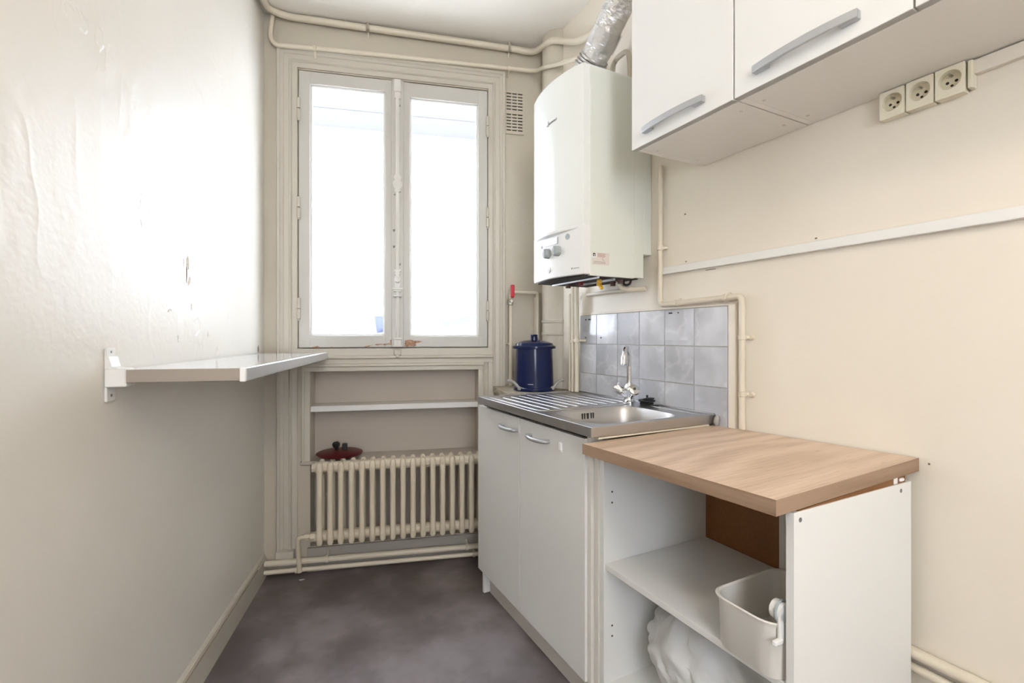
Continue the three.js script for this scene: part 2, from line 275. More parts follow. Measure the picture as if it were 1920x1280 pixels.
// ---------- window ----------
{
  const t = setGroup('trim_1');   // moulded casing, standing on plinth blocks
  const prof = [[0, 0], [0, 0.029], [0.004, 0.034], [0.013, 0.034], [0.018, 0.026], [0.027, 0.021], [0.03, 0.0165], [0.05, 0.0155], [0.054, 0.0195], [0.06, 0.0205], [0.065, 0.0125], [0.087, 0.0115], [0.087, 0]];
  const strip = (len, place) => { const g = plain(extrude(shapeOf(prof), len)), p = g.attributes.position; for (let i = 0; i < p.count; i++) p.setXYZ(i, ...place(p.getX(i), p.getY(i), p.getZ(i) / len)); g.computeVertexNormals(); return uvm(g); };
  const side = (x, k) => { const g = strip(1, (t, d, u) => [x + k * t, u > 0.5 ? 2.489 - t : 0.06, ZW - 0.003 + d]); return g; };
  const turned = (g) => { const p = g.attributes.position; for (let i = 0; i < p.count; i += 3) { const a = [p.getX(i + 1), p.getY(i + 1), p.getZ(i + 1)]; p.setXYZ(i + 1, p.getX(i + 2), p.getY(i + 2), p.getZ(i + 2)); p.setXYZ(i + 2, ...a); } g.computeVertexNormals(); return uvm(g); };
  obj('casing_side', turned(side(-0.601, 1)), trimPaint, t); obj('casing_side', side(0.492, -1), trimPaint, t);
  obj('casing_head', turned(strip(1, (q, d, u) => [u > 0.5 ? 0.492 - q : -0.601 + q, 2.489 - q, ZW - 0.003 + d])), trimPaint, t);
  obj('plinth_block', bx(-0.604, -0.522, 0.06, 0.118, ZW - 0.002, ZW + 0.038, 0.004), trimPaint, t); obj('plinth_block', bx(0.41, 0.495, 0.06, 0.118, ZW - 0.002, ZW + 0.038, 0.004), trimPaint, t);
  const n = setGroup('trim_2');   // surround of the niche and the moulded sill rail above it
  obj('sill_rail', [bx(-0.53, 0.44, 1.030, 1.0655, ZW - 0.03, ZW + 0.010, 0.003), bx(-0.53, 0.43, 1.014, 1.031, ZW - 0.002, ZW + 0.022, 0.007), bx(-0.52, 0.43, 0.99, 1.016, ZW - 0.002, ZW + 0.012, 0.004)], trimPaint, n);
  obj('niche_head', [bx(-0.487, 0.378, 0.955, 0.982, ZW - 0.02, ZW + 0.016, 0.003), bx(-0.493, 0.384, 0.976, 0.992, ZW - 0.002, ZW + 0.024, 0.006)], trimPaint, n);
  obj('niche_side', [bx(-0.487, -0.455, 0.515, 0.957, ZW - 0.02, ZW + 0.016, 0.003), bx(-0.493, -0.481, 0.515, 0.98, ZW - 0.002, ZW + 0.022, 0.004)], trimPaint, n);
  obj('niche_side', [bx(0.352, 0.378, 0.515, 0.957, ZW - 0.02, ZW + 0.016, 0.003), bx(0.376, 0.384, 0.515, 0.98, ZW - 0.002, ZW + 0.022, 0.004)], trimPaint, n);
  obj('niche_sill', bx(-0.5, 0.39, 0.512, 0.53, ZW - 0.12, ZW + 0.022, 0.005), nicheShadePaint, n);
}
{
  const w = setGroup('window_1'), zf = ZW + 0.006, zb = ZW - 0.042;
  const F = (x0, x1, y0, y1) => bx(x0, x1, y0, y1, ZW - 0.09, ZW - 0.046, 0.002);
  obj('frame', [F(-0.512, -0.48, 1.066, 2.396), F(0.372, 0.404, 1.066, 2.396), F(-0.5, 0.4, 2.36, 2.396), F(-0.5, 0.4, 1.066, 1.1)], trimPaint, w);
  const sash = (x0, x1, gx0, gx1, y0, y1, gy0, gy1, hx, hs) => {
    const s = obj('sash', [bx(x0, gx0, y0, y1, zb, zf, 0.004), bx(gx1, x1, y0, y1, zb, zf, 0.004), bx(gx0 - 0.006, gx1 + 0.006, gy1, y1 - 0.0006, zb, zf - 0.0006, 0.004), bx(gx0 - 0.006, gx1 + 0.006, y0 + 0.0006, gy0, zb, zf - 0.0006, 0.004)], sashPaint, w);
    const b = 0.009, q = 0.012;
    obj('glazing_bead', [bx(gx0 - 0.001, gx0 + b, gy0 - 0.001, gy1 + 0.001, zb + 0.012, zf - q, 0.003), bx(gx1 - b, gx1 + 0.001, gy0 - 0.001, gy1 + 0.001, zb + 0.012, zf - q, 0.003), bx(gx0, gx1, gy1 - b, gy1 + 0.001, zb + 0.012, zf - q, 0.003), bx(gx0, gx1, gy0 - 0.001, gy0 + b, zb + 0.012, zf - q, 0.003)], paint(lin(0.84, 0.84, 0.83), 0.4), s);
    obj('pane', bx(gx0 + 0.002, gx1 - 0.002, gy0 + 0.002, gy1 - 0.002, zb + 0.018, zb + 0.021), glassMat, s);
    for (const h of hs) obj('hinge', [aim(cyl(0.0075, 0.0075, 0.05, 14, 0.002), [hx, h + 0.002, zf + 0.006], [hx, h + 1, zf + 0.006]), aim(cyl(0.0085, 0.0085, 0.048, 14, 0.002), [hx, h - 0.049, zf + 0.006], [hx, h + 1, zf + 0.006]), aim(cyl(0.005, 0.0075, 0.008, 12), [hx, h - 0.057, zf + 0.006], [hx, h + 1, zf + 0.006])], trimPaint, s);
    return s;
  };
  const patch = (s, cx, cy, pts) => { const g = extrude(shapeOf(pts.map(([x, y]) => [x / 1000, y / 1000])), 0.0014); g.translate(cx, cy, zf - 0.0005); obj('bare_wood_patch', plain(g), bareWood, s); };
  const sl = sash(-0.5085, -0.051, -0.457, -0.111, 1.0695, 2.392, 1.128, 2.332, -0.507, [2.205, 1.735, 1.255]);
  const sr = sash(-0.0485, 0.4015, 0.009, 0.352, 1.0695, 2.3905, 1.126, 2.3175, 0.401, [2.205, 1.735, 1.255]);
  patch(sl, -0.18, 1.07, [[-20, 0], [-10, 3], [5, 10], [20, 14], [34, 8], [42, 12], [56, 14], [70, 9], [84, 14], [101, 12], [101, 40], [92, 32], [96, 24], [84, 20], [60, 17], [30, 18], [10, 12], [-30, 6]]);
  patch(sl, -0.44, 1.07, [[-12, 0], [-4, 5], [6, 6], [16, 9], [24, 5], [28, 0]]); patch(sl, -0.36, 1.07, [[-10, 0], [0, 4], [8, 2], [14, 0]]);
  patch(sr, -0.017, 1.075, [[0, 0], [14, -3], [30, 2], [48, 0], [62, 6], [50, 12], [70, 18], [92, 24], [66, 28], [46, 27], [30, 34], [10, 31], [2, 30]]);
  obj('cover_strip', bx(-0.079, -0.021, 1.071, 2.389, zf - 0.001, zf + 0.012, 0.004), sashPaint, w);
  // espagnolette bolt on the meeting stiles
  const e = obj('window_bolt', [rod([-0.05, 1.085, zf + 0.022], [-0.05, 2.375, zf + 0.022], 0.009, 16)], boltPaint, w), zc = zf + 0.011;
  const lobe = (pts, h, d = 0.018) => { const g = extrude(shapeOf([...pts.map(([x, y]) => [x / 1000, y / 1000]), ...pts.slice().reverse().map(([x, y]) => [-x / 1000, y / 1000])]), d, 0.003); g.translate(-0.05, h, zc); return plain(g); };
  obj('bolt_guide', [bx(-0.068, -0.032, 2.335, 2.385, zc, zc + 0.022, 0.005), bx(-0.065, -0.035, 2.29, 2.325, zc, zc + 0.018, 0.005), bx(-0.068, -0.032, 2.322, 2.34, zc, zc + 0.025, 0.004)], boltPaint, e);
  obj('bolt_plate', [lobe([[6, -46], [16, -38], [12, -28], [17, -20], [22, -4], [20, 8], [12, 18], [18, 28], [14, 38], [6, 46]], 1.875)], boltPaint, e);
  obj('bolt_lock', [lobe([[18, -52], [18, -38], [13, -36], [16, 0], [13, 20], [9, 28], [14, 34], [10, 44], [16, 52], [16, 58]], 1.395, 0.018), bx(-0.075, -0.025, 1.352, 1.362, zc, zc + 0.026, 0.003), bx(-0.07, -0.03, 1.318, 1.326, zc, zc + 0.028, 0.003), aim(lathe([[0, 0], [0.013, 0], [0.015, 0.01], [0.012, 0.016], [0, 0.016]], 18), [-0.05, 1.40, zc + 0.02], [-0.05, 1.40, 1])], boltPaint, e);
  obj('bolt_guide', [bx(-0.072, -0.028, 1.108, 1.118, zc, zc + 0.024, 0.003), bx(-0.069, -0.031, 1.078, 1.11, zc, zc + 0.019, 0.004), bx(-0.072, -0.028, 1.072, 1.08, zc, zc + 0.026, 0.003)], boltPaint, e);
  obj('bolt_keeper', [bx(-0.068, -0.032, 1.03, 1.06, ZW + 0.008, ZW + 0.026, 0.006), bx(-0.058, -0.042, 1.02, 1.034, ZW + 0.008, ZW + 0.036, 0.004)], trimPaint, e);
  const chip = (x, h, a) => { const g = extrude(shapeOf([[-a, a], [a, a * 1.1], [a * 0.8, -a * 0.3], [-a * 0.6, -a * 1.2]]), 0.0006); g.translate(x, h, zf + 0.0118); return plain(g); };
  each('paint_chip', [chip(-0.067, 1.645, 0.006), chip(-0.067, 1.565, 0.006), chip(-0.04, 1.478, 0.006), chip(-0.04, 2.262, 0.005), chip(-0.063, 1.822, 0.004)], std({ color: lin(0.2, 0.19, 0.18), roughness: 0.8 }), e);
}

// ---------- courtyard ----------
{
  const y = setGroup('wall_courtyard'); obj('plaster', bx(-14, 16, -8, 12, -6.6, -6.2), facadeMat, y);
  obj('hairline', [bx(0.2, 1.6, 2.315, 2.321, -6.202, -6.197), bx(-0.34, -0.333, 1.3, 3.6, -6.202, -6.197)], std({ color: lin(0.1, 0.1, 0.11), roughness: 0.9 }), y);
  const c = setGroup('roof_overhang'), overhangShade = paint(lin(0.076, 0.074, 0.074), 0.9); obj('slab', bx(-5, 5, 3.70, 3.85, -6.25, -5.7), overhangShade, c); obj('fascia', bx(-5, 5, 3.705, 5.2, -5.72, -5.62), overhangShade, c);  // shade of the overhang is put into its dark colour
  const lw = setGroup('wall_low'), x0 = -0.75, x1 = 2.2, yA = 1.09, yB = 1.68;
  obj('plaster', hexa([[x0, -3, -6.18], [x1, -3, -6.18], [x1, -3, -5.85], [x0, -3, -5.85], [x0, yA - 0.06, -6.18], [x1, yB - 0.08, -6.18], [x1, yB - 0.08, -5.85], [x0, yA - 0.06, -5.85]]), paint(lin(0.22, 0.20, 0.185), 0.9), lw);
  obj('coping', hexa([[x0, yA - 0.06, -6.18], [x1, yB - 0.08, -6.18], [x1, yB - 0.08, -5.78], [x0, yA - 0.06, -5.78], [x0, yA, -6.18], [x1, yB, -6.18], [x1, yB, -5.78], [x0, yA, -5.78]]), paint(lin(0.062, 0.062, 0.062), 0.9), lw);
  struct(obj('courtyard_floor', bx(-14, 16, -8.1, -8, -6.5, -2.7), paint(lin(0.5, 0.5, 0.5), 0.9)));
  const p = obj('flower_pot', lathe([[0, 0], [0.05, 0], [0.085, 0.17], [0.09, 0.175], [0.075, 0.175], [0.04, 0.02], [0, 0.02]], 24), std({ color: lin(0.025, 0.032, 0.075), roughness: 0.6 })); p.position.set(-0.31, 1.16, -5.88); p.scale.set(1, 1.2, 1);
  tag(p, 'small blue tapered pot on the coping outside the left window pane', 'pot');
}

// ---------- pipes ----------
function clip(pos, r, dir, toWall) {   // ring round a pipe and its stem to the wall
  const a = V(...dir).normalize(), d = aim(lathe([[r, -0.008], [r + 0.003, -0.007], [r + 0.0035, 0], [r + 0.003, 0.007], [r, 0.008]], 16), pos, V(...pos).add(a).toArray());
  return join([d, rod(pos, toWall, 0.0055, 8)]);
}
function pipeThing(label, pts, r, bend, clips = [], name = 'water_pipe', mat = pipePaint) {
  const t = thing(name, label, 'pipe'); obj('tube', tube(pts, r, bend), mat, t);
  for (const c of clips) obj('pipe_clip', clip(c[0], r, c[1], c[2]), mat, t);
  return t;
}
{
  const zp = ZW + 0.026;
  pipeThing('thick cream pipe running under the ceiling above the window', [[XL + 0.02, 2.629, -1.2], [XL + 0.03, 2.627, ZW + 0.06], [-0.56, 2.625, zp], [0.55, 2.612, zp], [0.6, 2.606, zp], [0.645, 2.60, -2.395], [0.69, 2.582, -2.255], [0.738, 2.572, -2.235], R(-0.725, 2.477, 0.03), R(-0.587, 2.448, 0.03), R(0.2, 2.44, 0.03)], 0.0155, 0.06,
    [[[-0.191, 2.621, zp], [1, 0, 0], [-0.191, 2.645, zp]], [[0.512, 2.612, zp], [1, 0, 0], [0.512, 2.645, zp]], [[-0.191, 2.621, zp], [1, 0, 0], [-0.191, 2.59, ZW]], [[0.512, 2.612, zp], [1, 0, 0], [0.512, 2.58, ZW]]]);
  pipeThing('thinner cream pipe along the top of the window casing', [[-0.618, 2.62, zp], [-0.624, 2.57, zp], [-0.628, 2.52, zp], [-0.606, 2.477, zp + 0.012], [-0.42, 2.485, zp + 0.012], [0.5, 2.502, zp + 0.012], [0.56, 2.503, zp + 0.012], [0.645, 2.50, -2.395], [0.668, 2.462, -2.28], [0.712, 2.45, -2.23], R(-0.8, 2.42, 0.05), R(-0.697, 2.384, 0.05), R(-0.63, 2.34, 0.05), R(-0.63, 2.1, 0.05)], 0.0105, 0.035,
    [[[-0.43, 2.485, zp + 0.012], [1, 0, 0], [-0.43, 2.45, ZW + 0.015]], [[0.508, 2.502, zp + 0.012], [1, 0, 0], [0.508, 2.476, ZW]]]);
  // right wall
  pipeThing('cream pipe stepping down the right wall from the wall cabinets to the oak worktop', [R(-0.226, 1.75, 0.02), R(-0.226, 1.238, 0.02), R(0.112, 1.246, 0.02), R(0.112, 0.84, 0.02)], 0.0095, 0.02,
    [[R(-0.226, 1.447, 0.02), [0, 1, 0], R(-0.21, 1.447, 0)], [R(-0.148, 1.24, 0.02), R(1, 0, 0).map((v, i) => v - R(0, 0, 0)[i]), R(-0.148, 1.255, 0)], [R(0.053, 1.2445, 0.02), R(1, 0, 0).map((v, i) => v - R(0, 0, 0)[i]), R(0.053, 1.26, 0)], [R(0.112, 1.12, 0.02), [0, 1, 0], R(0.128, 1.12, 0.004)], [R(0.112, 0.947, 0.02), [0, 1, 0], R(0.128, 0.947, 0.004)]]);
  for (const h of [1.12, 0.947]) { const k = tag(obj('screw_cap', lathe([[0, 0], [0.0095, 0], [0.0095, 0.004], [0.007, 0.009], [0, 0.011]], 18), pipePaint), h > 1 ? 'upper round cream screw cap beside the pipe right of the tiles' : 'lower round cream screw cap beside the pipe right of the tiles', 'screw cap'); onRight(k, 0.131, h, 0.0); k.rotation.order = 'YXZ'; k.rotation.x = Math.PI / 2; }
  pipeThing('thin cream pipe with a hooked top left of the tiles, leftmost of three', [R(-0.765, 1.30, 0.012), R(-0.775, 1.325, 0.045), R(-0.775, 1.29, 0.045), R(-0.775, 0.87, 0.045)], 0.006, 0.012);
  pipeThing('cream pipe left of the tiles, middle of three', [R(-0.752, 1.36, 0.045), R(-0.752, 0.87, 0.045)], 0.0078, 0.01, [[R(-0.752, 1.10, 0.045), [0, 1, 0], R(-0.752, 1.10, 0)]]);
  pipeThing('thicker cream pipe at the left edge of the tiles, rightmost of three', [R(-0.725, 1.36, 0.042), R(-0.725, 0.87, 0.042)], 0.0105, 0.01, [[R(-0.725, 1.105, 0.042), [0, 1, 0], R(-0.70, 1.105, 0)]]);
  pipeThing('short cream pipe lying along the wall under the boiler', [R(-0.676, 1.311, 0.016), R(-0.50, 1.311, 0.016), R(-0.39, 1.309, 0.02), R(-0.36, 1.31, 0.03), R(-0.36, 1.40, 0.05)], 0.0085, 0.03);
  pipeThing('upper of two cream pipes low on the right wall', [R(0.45, 0.411, 0.0155), R(1.9, 0.411, 0.0155)], 0.013, 0.01);
  pipeThing('lower of two cream pipes low on the right wall', [R(0.45, 0.377, 0.0135), R(1.9, 0.377, 0.0135)], 0.0105, 0.01);
  pipeThing('cream arched pipe rising beside the silver duct behind the boiler', [R(-0.43, 2.05, 0.09), R(-0.45, 2.18, 0.06), R(-0.48, 2.262, 0.03), R(-0.39, 2.262, 0.03), R(-0.378, 2.2, 0.03), R(-0.378, 2.08, 0.03)], 0.0105, 0.04);
  // floor pipes on the window wall
  const zq = ZW + 0.05;
  pipeThing('upper of two cream heating pipes above the floor below the radiator', [[XL + 0.015, 0.0755, zq], [0.48, 0.067, zq]], 0.0135, 0.01, [[[-0.373, 0.074, zq], [1, 0, 0], [-0.373, 0.1, ZW]], [[0.29, 0.069, zq], [1, 0, 0], [0.29, 0.095, ZW]]], 'heating_pipe');
  pipeThing('lower of two cream heating pipes above the floor below the radiator', [[XL + 0.015, 0.0375, zq + 0.004], [0.48, 0.029, zq + 0.004]], 0.0105, 0.01, [[[-0.505, 0.036, zq + 0.004], [1, 0, 0], [-0.505, 0.06, ZW]], [[0.325, 0.0305, zq + 0.004], [1, 0, 0], [0.325, 0.055, ZW]]], 'heating_pipe');
  // stop valve with red lever
  const t = pipeThing('cream supply pipe with red lever valve between window casing and column', [[0.662, 1.11, ZW + 0.03], [0.662, 1.352, ZW + 0.03], [0.518, 1.352, ZW + 0.03], [0.518, 0.86, ZW + 0.03]], 0.0095, 0.012, [[[0.518, 1.085, ZW + 0.03], [0, 1, 0], [0.497, 1.085, ZW + 0.005]]]);
  obj('valve_body', [aim(lathe([[0, 0], [0.009, 0], [0.009, 0.012], [0.0145, 0.016], [0.0145, 0.04], [0.009, 0.046], [0.009, 0.06], [0, 0.06]], 20), [0.518, 1.272, ZW + 0.03], [0.518, 2, ZW + 0.03]), aim(lathe([[0, 0], [0.008, 0], [0.008, 0.018], [0, 0.02]], 12), [0.518, 1.305, ZW + 0.04], [0.518, 1.305, 1])], brass, t);
  obj('lever', [bx(0.513, 0.529, 1.32, 1.385, ZW + 0.058, ZW + 0.064, 0.003), bx(0.511, 0.531, 1.325, 1.388, ZW + 0.060, ZW + 0.072, 0.005)], redHandle, t);
  // vertical pipe at the column
  pipeThing('slim cream pipe standing against the corner column behind the blue bin', [[0.655, 1.33, ZW + 0.015], [0.655, 0.87, ZW + 0.015]], 0.008, 0.01);
}

// ---------- radiator ----------
{
  const t = thing('radiator', 'cream cast iron column radiator under the window niche', 'radiator');
  const sec = (() => {
    const L = [], zs = [-0.036, 0.036];
    for (const z of zs) { L.push(lathe([[0, 0.0], [0.008, 0.003], [0.0135, 0.012], [0.0138, 0.045], [0.0128, 0.06], [0.0128, 0.32], [0.0138, 0.335], [0.0135, 0.368], [0.008, 0.377], [0, 0.38]], 16).translate(0, 0, z)); }
    for (const h of [0.032, 0.348]) { const b = new THREE.SphereGeometry(1, 18, 12); b.scale(0.0165, 0.027, 0.052); b.translate(0, h, 0); L.push(plain(b)); const c = lathe([[0, 0], [0.0245, 0], [0.0245, 0.047], [0, 0.047]], 20).rotateZ(-Math.PI / 2).translate(-0.0235, h, 0); L.push(c); }
    return join(L);
  })();
  for (let i = 0; i < 17; i++) { const m = obj('section', sec, radPaint, t); m.position.set(-0.392 + i * 0.0462, 0.173, -2.335); }
  each('end_plug', [rod([-0.435, 0.205, -2.335], [-0.41, 0.205, -2.335], 0.022, 6), rod([-0.43, 0.521, -2.335], [-0.41, 0.521, -2.335], 0.02, 6)], radPaint, t);
  obj('feed_pipe', [tube([[-0.425, 0.207, -2.335], [-0.492, 0.207, -2.335], [-0.492, 0.04, -2.375]], 0.0095, 0.025), rod([-0.462, 0.207, -2.335], [-0.44, 0.207, -2.335], 0.0155, 6), rod([-0.492, 0.06, -2.372], [-0.492, 0.03, -2.378], 0.0115, 12)], radPaint, t);
  for (const x of [-0.322, 0.212]) obj('wall_bracket', [tube([[x, 0.49, ZW], [x, 0.485, -2.37], [x + 0.003, 0.51, -2.345]], 0.005, 0.02), rod([x, 0.40, ZW + 0.003], [x, 0.5, ZW + 0.003], 0.006)], radPaint, t);
}
// shelf board in the niche and red pan lid
{
  const t = thing('niche_shelf', 'thin white shelf board inside the niche below the window', 'shelf');
  obj('board', bx(-0.4545, 0.3515, 0.765, 0.789, ZW - 0.12, ZW + 0.0, 0.002), paint(lin(0.66, 0.62, 0.57), 0.55), t);
  obj('front_strip', bx(-0.4545, 0.3515, 0.762, 0.7895, ZW, ZW + 0.008, 0.002), paint(lin(0.74, 0.73, 0.72), 0.5), t);
  const l = thing('pan_lid', 'dark red round pan lid with black knob on the niche sill', 'lid'); l.position.set(-0.325, 0.5538, ZW - 0.008);
  obj('lid', lathe([[0, 0.0], [0.104, 0.0], [0.108, 0.006], [0.1, 0.010], [0.06, 0.017], [0, 0.02]], 40), redEnamel, l);
  obj('knob', aim(lathe([[0, 0], [0.008, 0], [0.009, 0.012], [0.017, 0.022], [0.018, 0.034], [0.012, 0.042], [0, 0.044]], 20), [-0.012, 0.016, 0], [-0.05, 0.3, 0]), blackRubber, l);
  obj('clip', [bx(0.012, 0.036, 0.016, 0.05, -0.012, 0.012, 0.005)], blackRubber, l);
}

// ---------- fold-out shelf on the left wall ----------
{
  const t = thing('wall_shelf', 'white topped shelf with aluminium edge fixed to the left wall by the window', 'shelf'), xf = -0.372, z0 = ZW + 0.045, z1 = -1.226;
  obj('board', bx(XL + 0.004, xf - 0.008, 1.02, 1.046, z0, z1 - 0.004, 0.002), phy({ color: lin(0.80, 0.81, 0.83), roughness: 0.12, clearcoat: 0.5 }), t);
  obj('shaded_end_edge', bx(XL + 0.03, xf - 0.012, 1.018, 1.0475, z1 - 0.006, z1, 0.002), std({ color: lin(0.34, 0.29, 0.245), roughness: 0.4 }), t);  // end face toned dark brown, its shading painted into the colour
  obj('edge_profile', [bx(xf - 0.012, xf, 1.016, 1.0485, z0 + 0.006, z1 - 0.002, 0.003)], alu, t);
  obj('corner_cap', bx(xf - 0.013, xf + 0.0008, 1.0155, 1.049, z1 - 0.012, z1 + 0.001, 0.003), plasticWhite, t); obj('corner_cap', bx(xf - 0.013, xf + 0.0012, 1.0155, 1.049, z0, z0 + 0.008, 0.002), greyPlastic, t);
  const br = obj('bracket', [bx(XL, XL + 0.006, 0.975, 1.096, -1.262, -1.228, 0.003), bx(XL + 0.002, XL + 0.045, 1.008, 1.05, -1.262, -1.224, 0.004), extrude(shapeOf([[0, 0], [0.03, 0], [0.012, 0.006], [0.006, 0.028], [0, 0.03]]), 0.034).translate(XL + 0.004, 1.048, -1.262)].map(plain), paint(lin(0.78, 0.77, 0.75), 0.35), t);
  each('screw_hole', [rod([XL + 0.005, 0.989, -1.245], [XL + 0.0068, 0.989, -1.245], 0.0035, 10), rod([XL + 0.005, 1.087, -1.245], [XL + 0.0066, 1.087, -1.245], 0.003, 10)], std({ color: lin(0.25, 0.22, 0.2), roughness: 0.7 }), br);
}

// ---------- wall cabinets ----------
function wallCabinet(label, s0, s1, doors, h0 = 1.694, h1 = 2.40) {
  const t = thing('wall_cabinet', label, 'cabinet'); onRight(t); const D = 0.285, k = 0.016;
  obj('side_panel', bx(s0, s0 + k, h0, h1, 0.002, D, 0.001), underWhite, t); obj('side_panel', bx(s1 - k, s1, h0, h1, 0.002, D, 0.001), underWhite, t);
  obj('bottom_panel', bx(s0 + k, s1 - k, h0 + 0.0008, h0 + 0.017, 0.002, D, 0.0008), underWhite, t); obj('top_panel', bx(s0 + k, s1 - k, h1 - 0.017, h1, 0.002, D), underWhite, t);
  obj('back_panel', bx(s0 + k, s1 - k, h0 + 0.017, h1 - 0.017, 0.002, 0.007), underWhite, t);
  each('fixing_plug', [[s0 + 0.03, 0.06], [s0 + 0.03, 0.235], [s1 - 0.03, 0.06], [s1 - 0.03, 0.235]].map(([s, o]) => rod([s, h0 - 0.0004, o], [s, h0 + 0.004, o], 0.004, 12)), melamineEdge, t);
  for (const [a, b, g0, g1] of doors) {
    const d = obj('door', bx(a, b, h0 + 0.0015, h1, D + 0.002, D + 0.02, 0.0012), doorWhite, t);
    obj('edge_band', bx(a + 0.0005, b - 0.0005, h0 + 0.0005, h0 + 0.003, D + 0.0025, D + 0.0195, 0.0005), std({ color: lin(0.42, 0.40, 0.37), roughness: 0.5 }), d);
    const zf = D + 0.02, hh = h0 + 0.047, L = g1 - g0, arc = new THREE.Shape();
    arc.moveTo(0, 0.006); arc.quadraticCurveTo(L / 2, 0.026, L, 0.009); arc.lineTo(L, 0.015); arc.quadraticCurveTo(L / 2, 0.034, 0, 0.015); arc.closePath();
    const bar = extrude(arc, 0.0145, 0.0015, 20); bar.rotateX(Math.PI / 2); bar.translate(g0, hh, zf); // lies in the plane s, o
    obj('handle', [plain(bar), bx(g0, g0 + L * 0.16, hh - 0.0165, hh + 0.001, zf - 0.001, zf + 0.014, 0.002), bx(g1 - L * 0.16, g1, hh - 0.0165, hh + 0.001, zf - 0.001, zf + 0.014, 0.002)], handleGrey, d);
  }
}
wallCabinet('narrow white wall cabinet with one door, next to the boiler', -0.05, 0.3, [[-0.058, 0.2995, 0.0, 0.219]]);
wallCabinet('wider white wall cabinet with two doors, above the row of sockets', 0.3035, 1.02, [[0.3045, 0.661, 0.361, 0.58], [0.665, 1.02, 0.74, 0.96]]);

// ---------- sockets, trunking, batten ----------
{
  const parts = (t) => {
    const W = 0.05, s = roundRect(0, W, 0, 0.064, 0.003), hole = new THREE.Path(); hole.absarc(W / 2, 0.036, 0.0195, 0, Math.PI * 2, true); s.holes.push(hole);
    obj('cover', plain(extrude(s, 0.012, 0.0015, 24).translate(0, 0, 0.012)), ivory, t);
    obj('back_box', bx(0.001, W - 0.001, 0.001, 0.063, 0, 0.0115, 0.002), ivory, t);
    obj('well', [rod([W / 2, 0.036, 0.0115], [W / 2, 0.036, 0.013], 0.0198, 28)], ivoryDeep, t);
    each('socket_hole', [rod([W / 2 - 0.0075, 0.034, 0.0125], [W / 2 - 0.0075, 0.034, 0.0136], 0.003, 12), rod([W / 2 + 0.0075, 0.034, 0.0125], [W / 2 + 0.0075, 0.034, 0.0136], 0.003, 12), rod([W / 2, 0.026, 0.0125], [W / 2, 0.026, 0.0136], 0.0026, 12)], darkGap, t);
    obj('earth_pin', rod([W / 2, 0.046, 0.0125], [W / 2, 0.0455, 0.026], 0.0026, 12), brass, t);
  };
  const names = ['cream wall socket nearest the boiler in the row of three', 'middle cream wall socket in the row of three', 'cream wall socket nearest the cable trunking in the row of three'];
  const t = thing('power_socket', names[0], 'socket', 'wall sockets under the cabinets'); parts(t); onRight(t, 0.4795, 1.6285, 0);
  for (const k of [1, 2]) { const c = t.clone(); c.name = numbered('power_socket'); scene.add(c); c.userData = { ...t.userData, label: names[k] }; onRight(c, 0.4795 + k * 0.0525, 1.6285 + k * 0.0004, 0); }
  const tr = thing('cable_trunking', 'cream plastic cable trunking running right from the wall sockets', 'trunking'); onRight(tr);
  obj('channel', bx(0.643, 1.9, 1.662, 1.692, 0, 0.014, 0.002), rightPaint, tr); obj('end_stub', bx(0.637, 0.646, 1.634, 1.692, 0, 0.022, 0.003), ivory, tr);
  const b = thing('wall_batten', 'long white painted batten fixed along the bare right wall', 'batten'); onRight(b);
  obj('strip', bx(-0.232, 1.9, 1.3495, 1.375, 0, 0.016, 0.002), paint(lin(0.82, 0.80, 0.76), 0.4), b); obj('top_edge', bx(-0.232, 1.9, 1.3752, 1.379, 0, 0.004, 0.001), rightPaint, b);
}

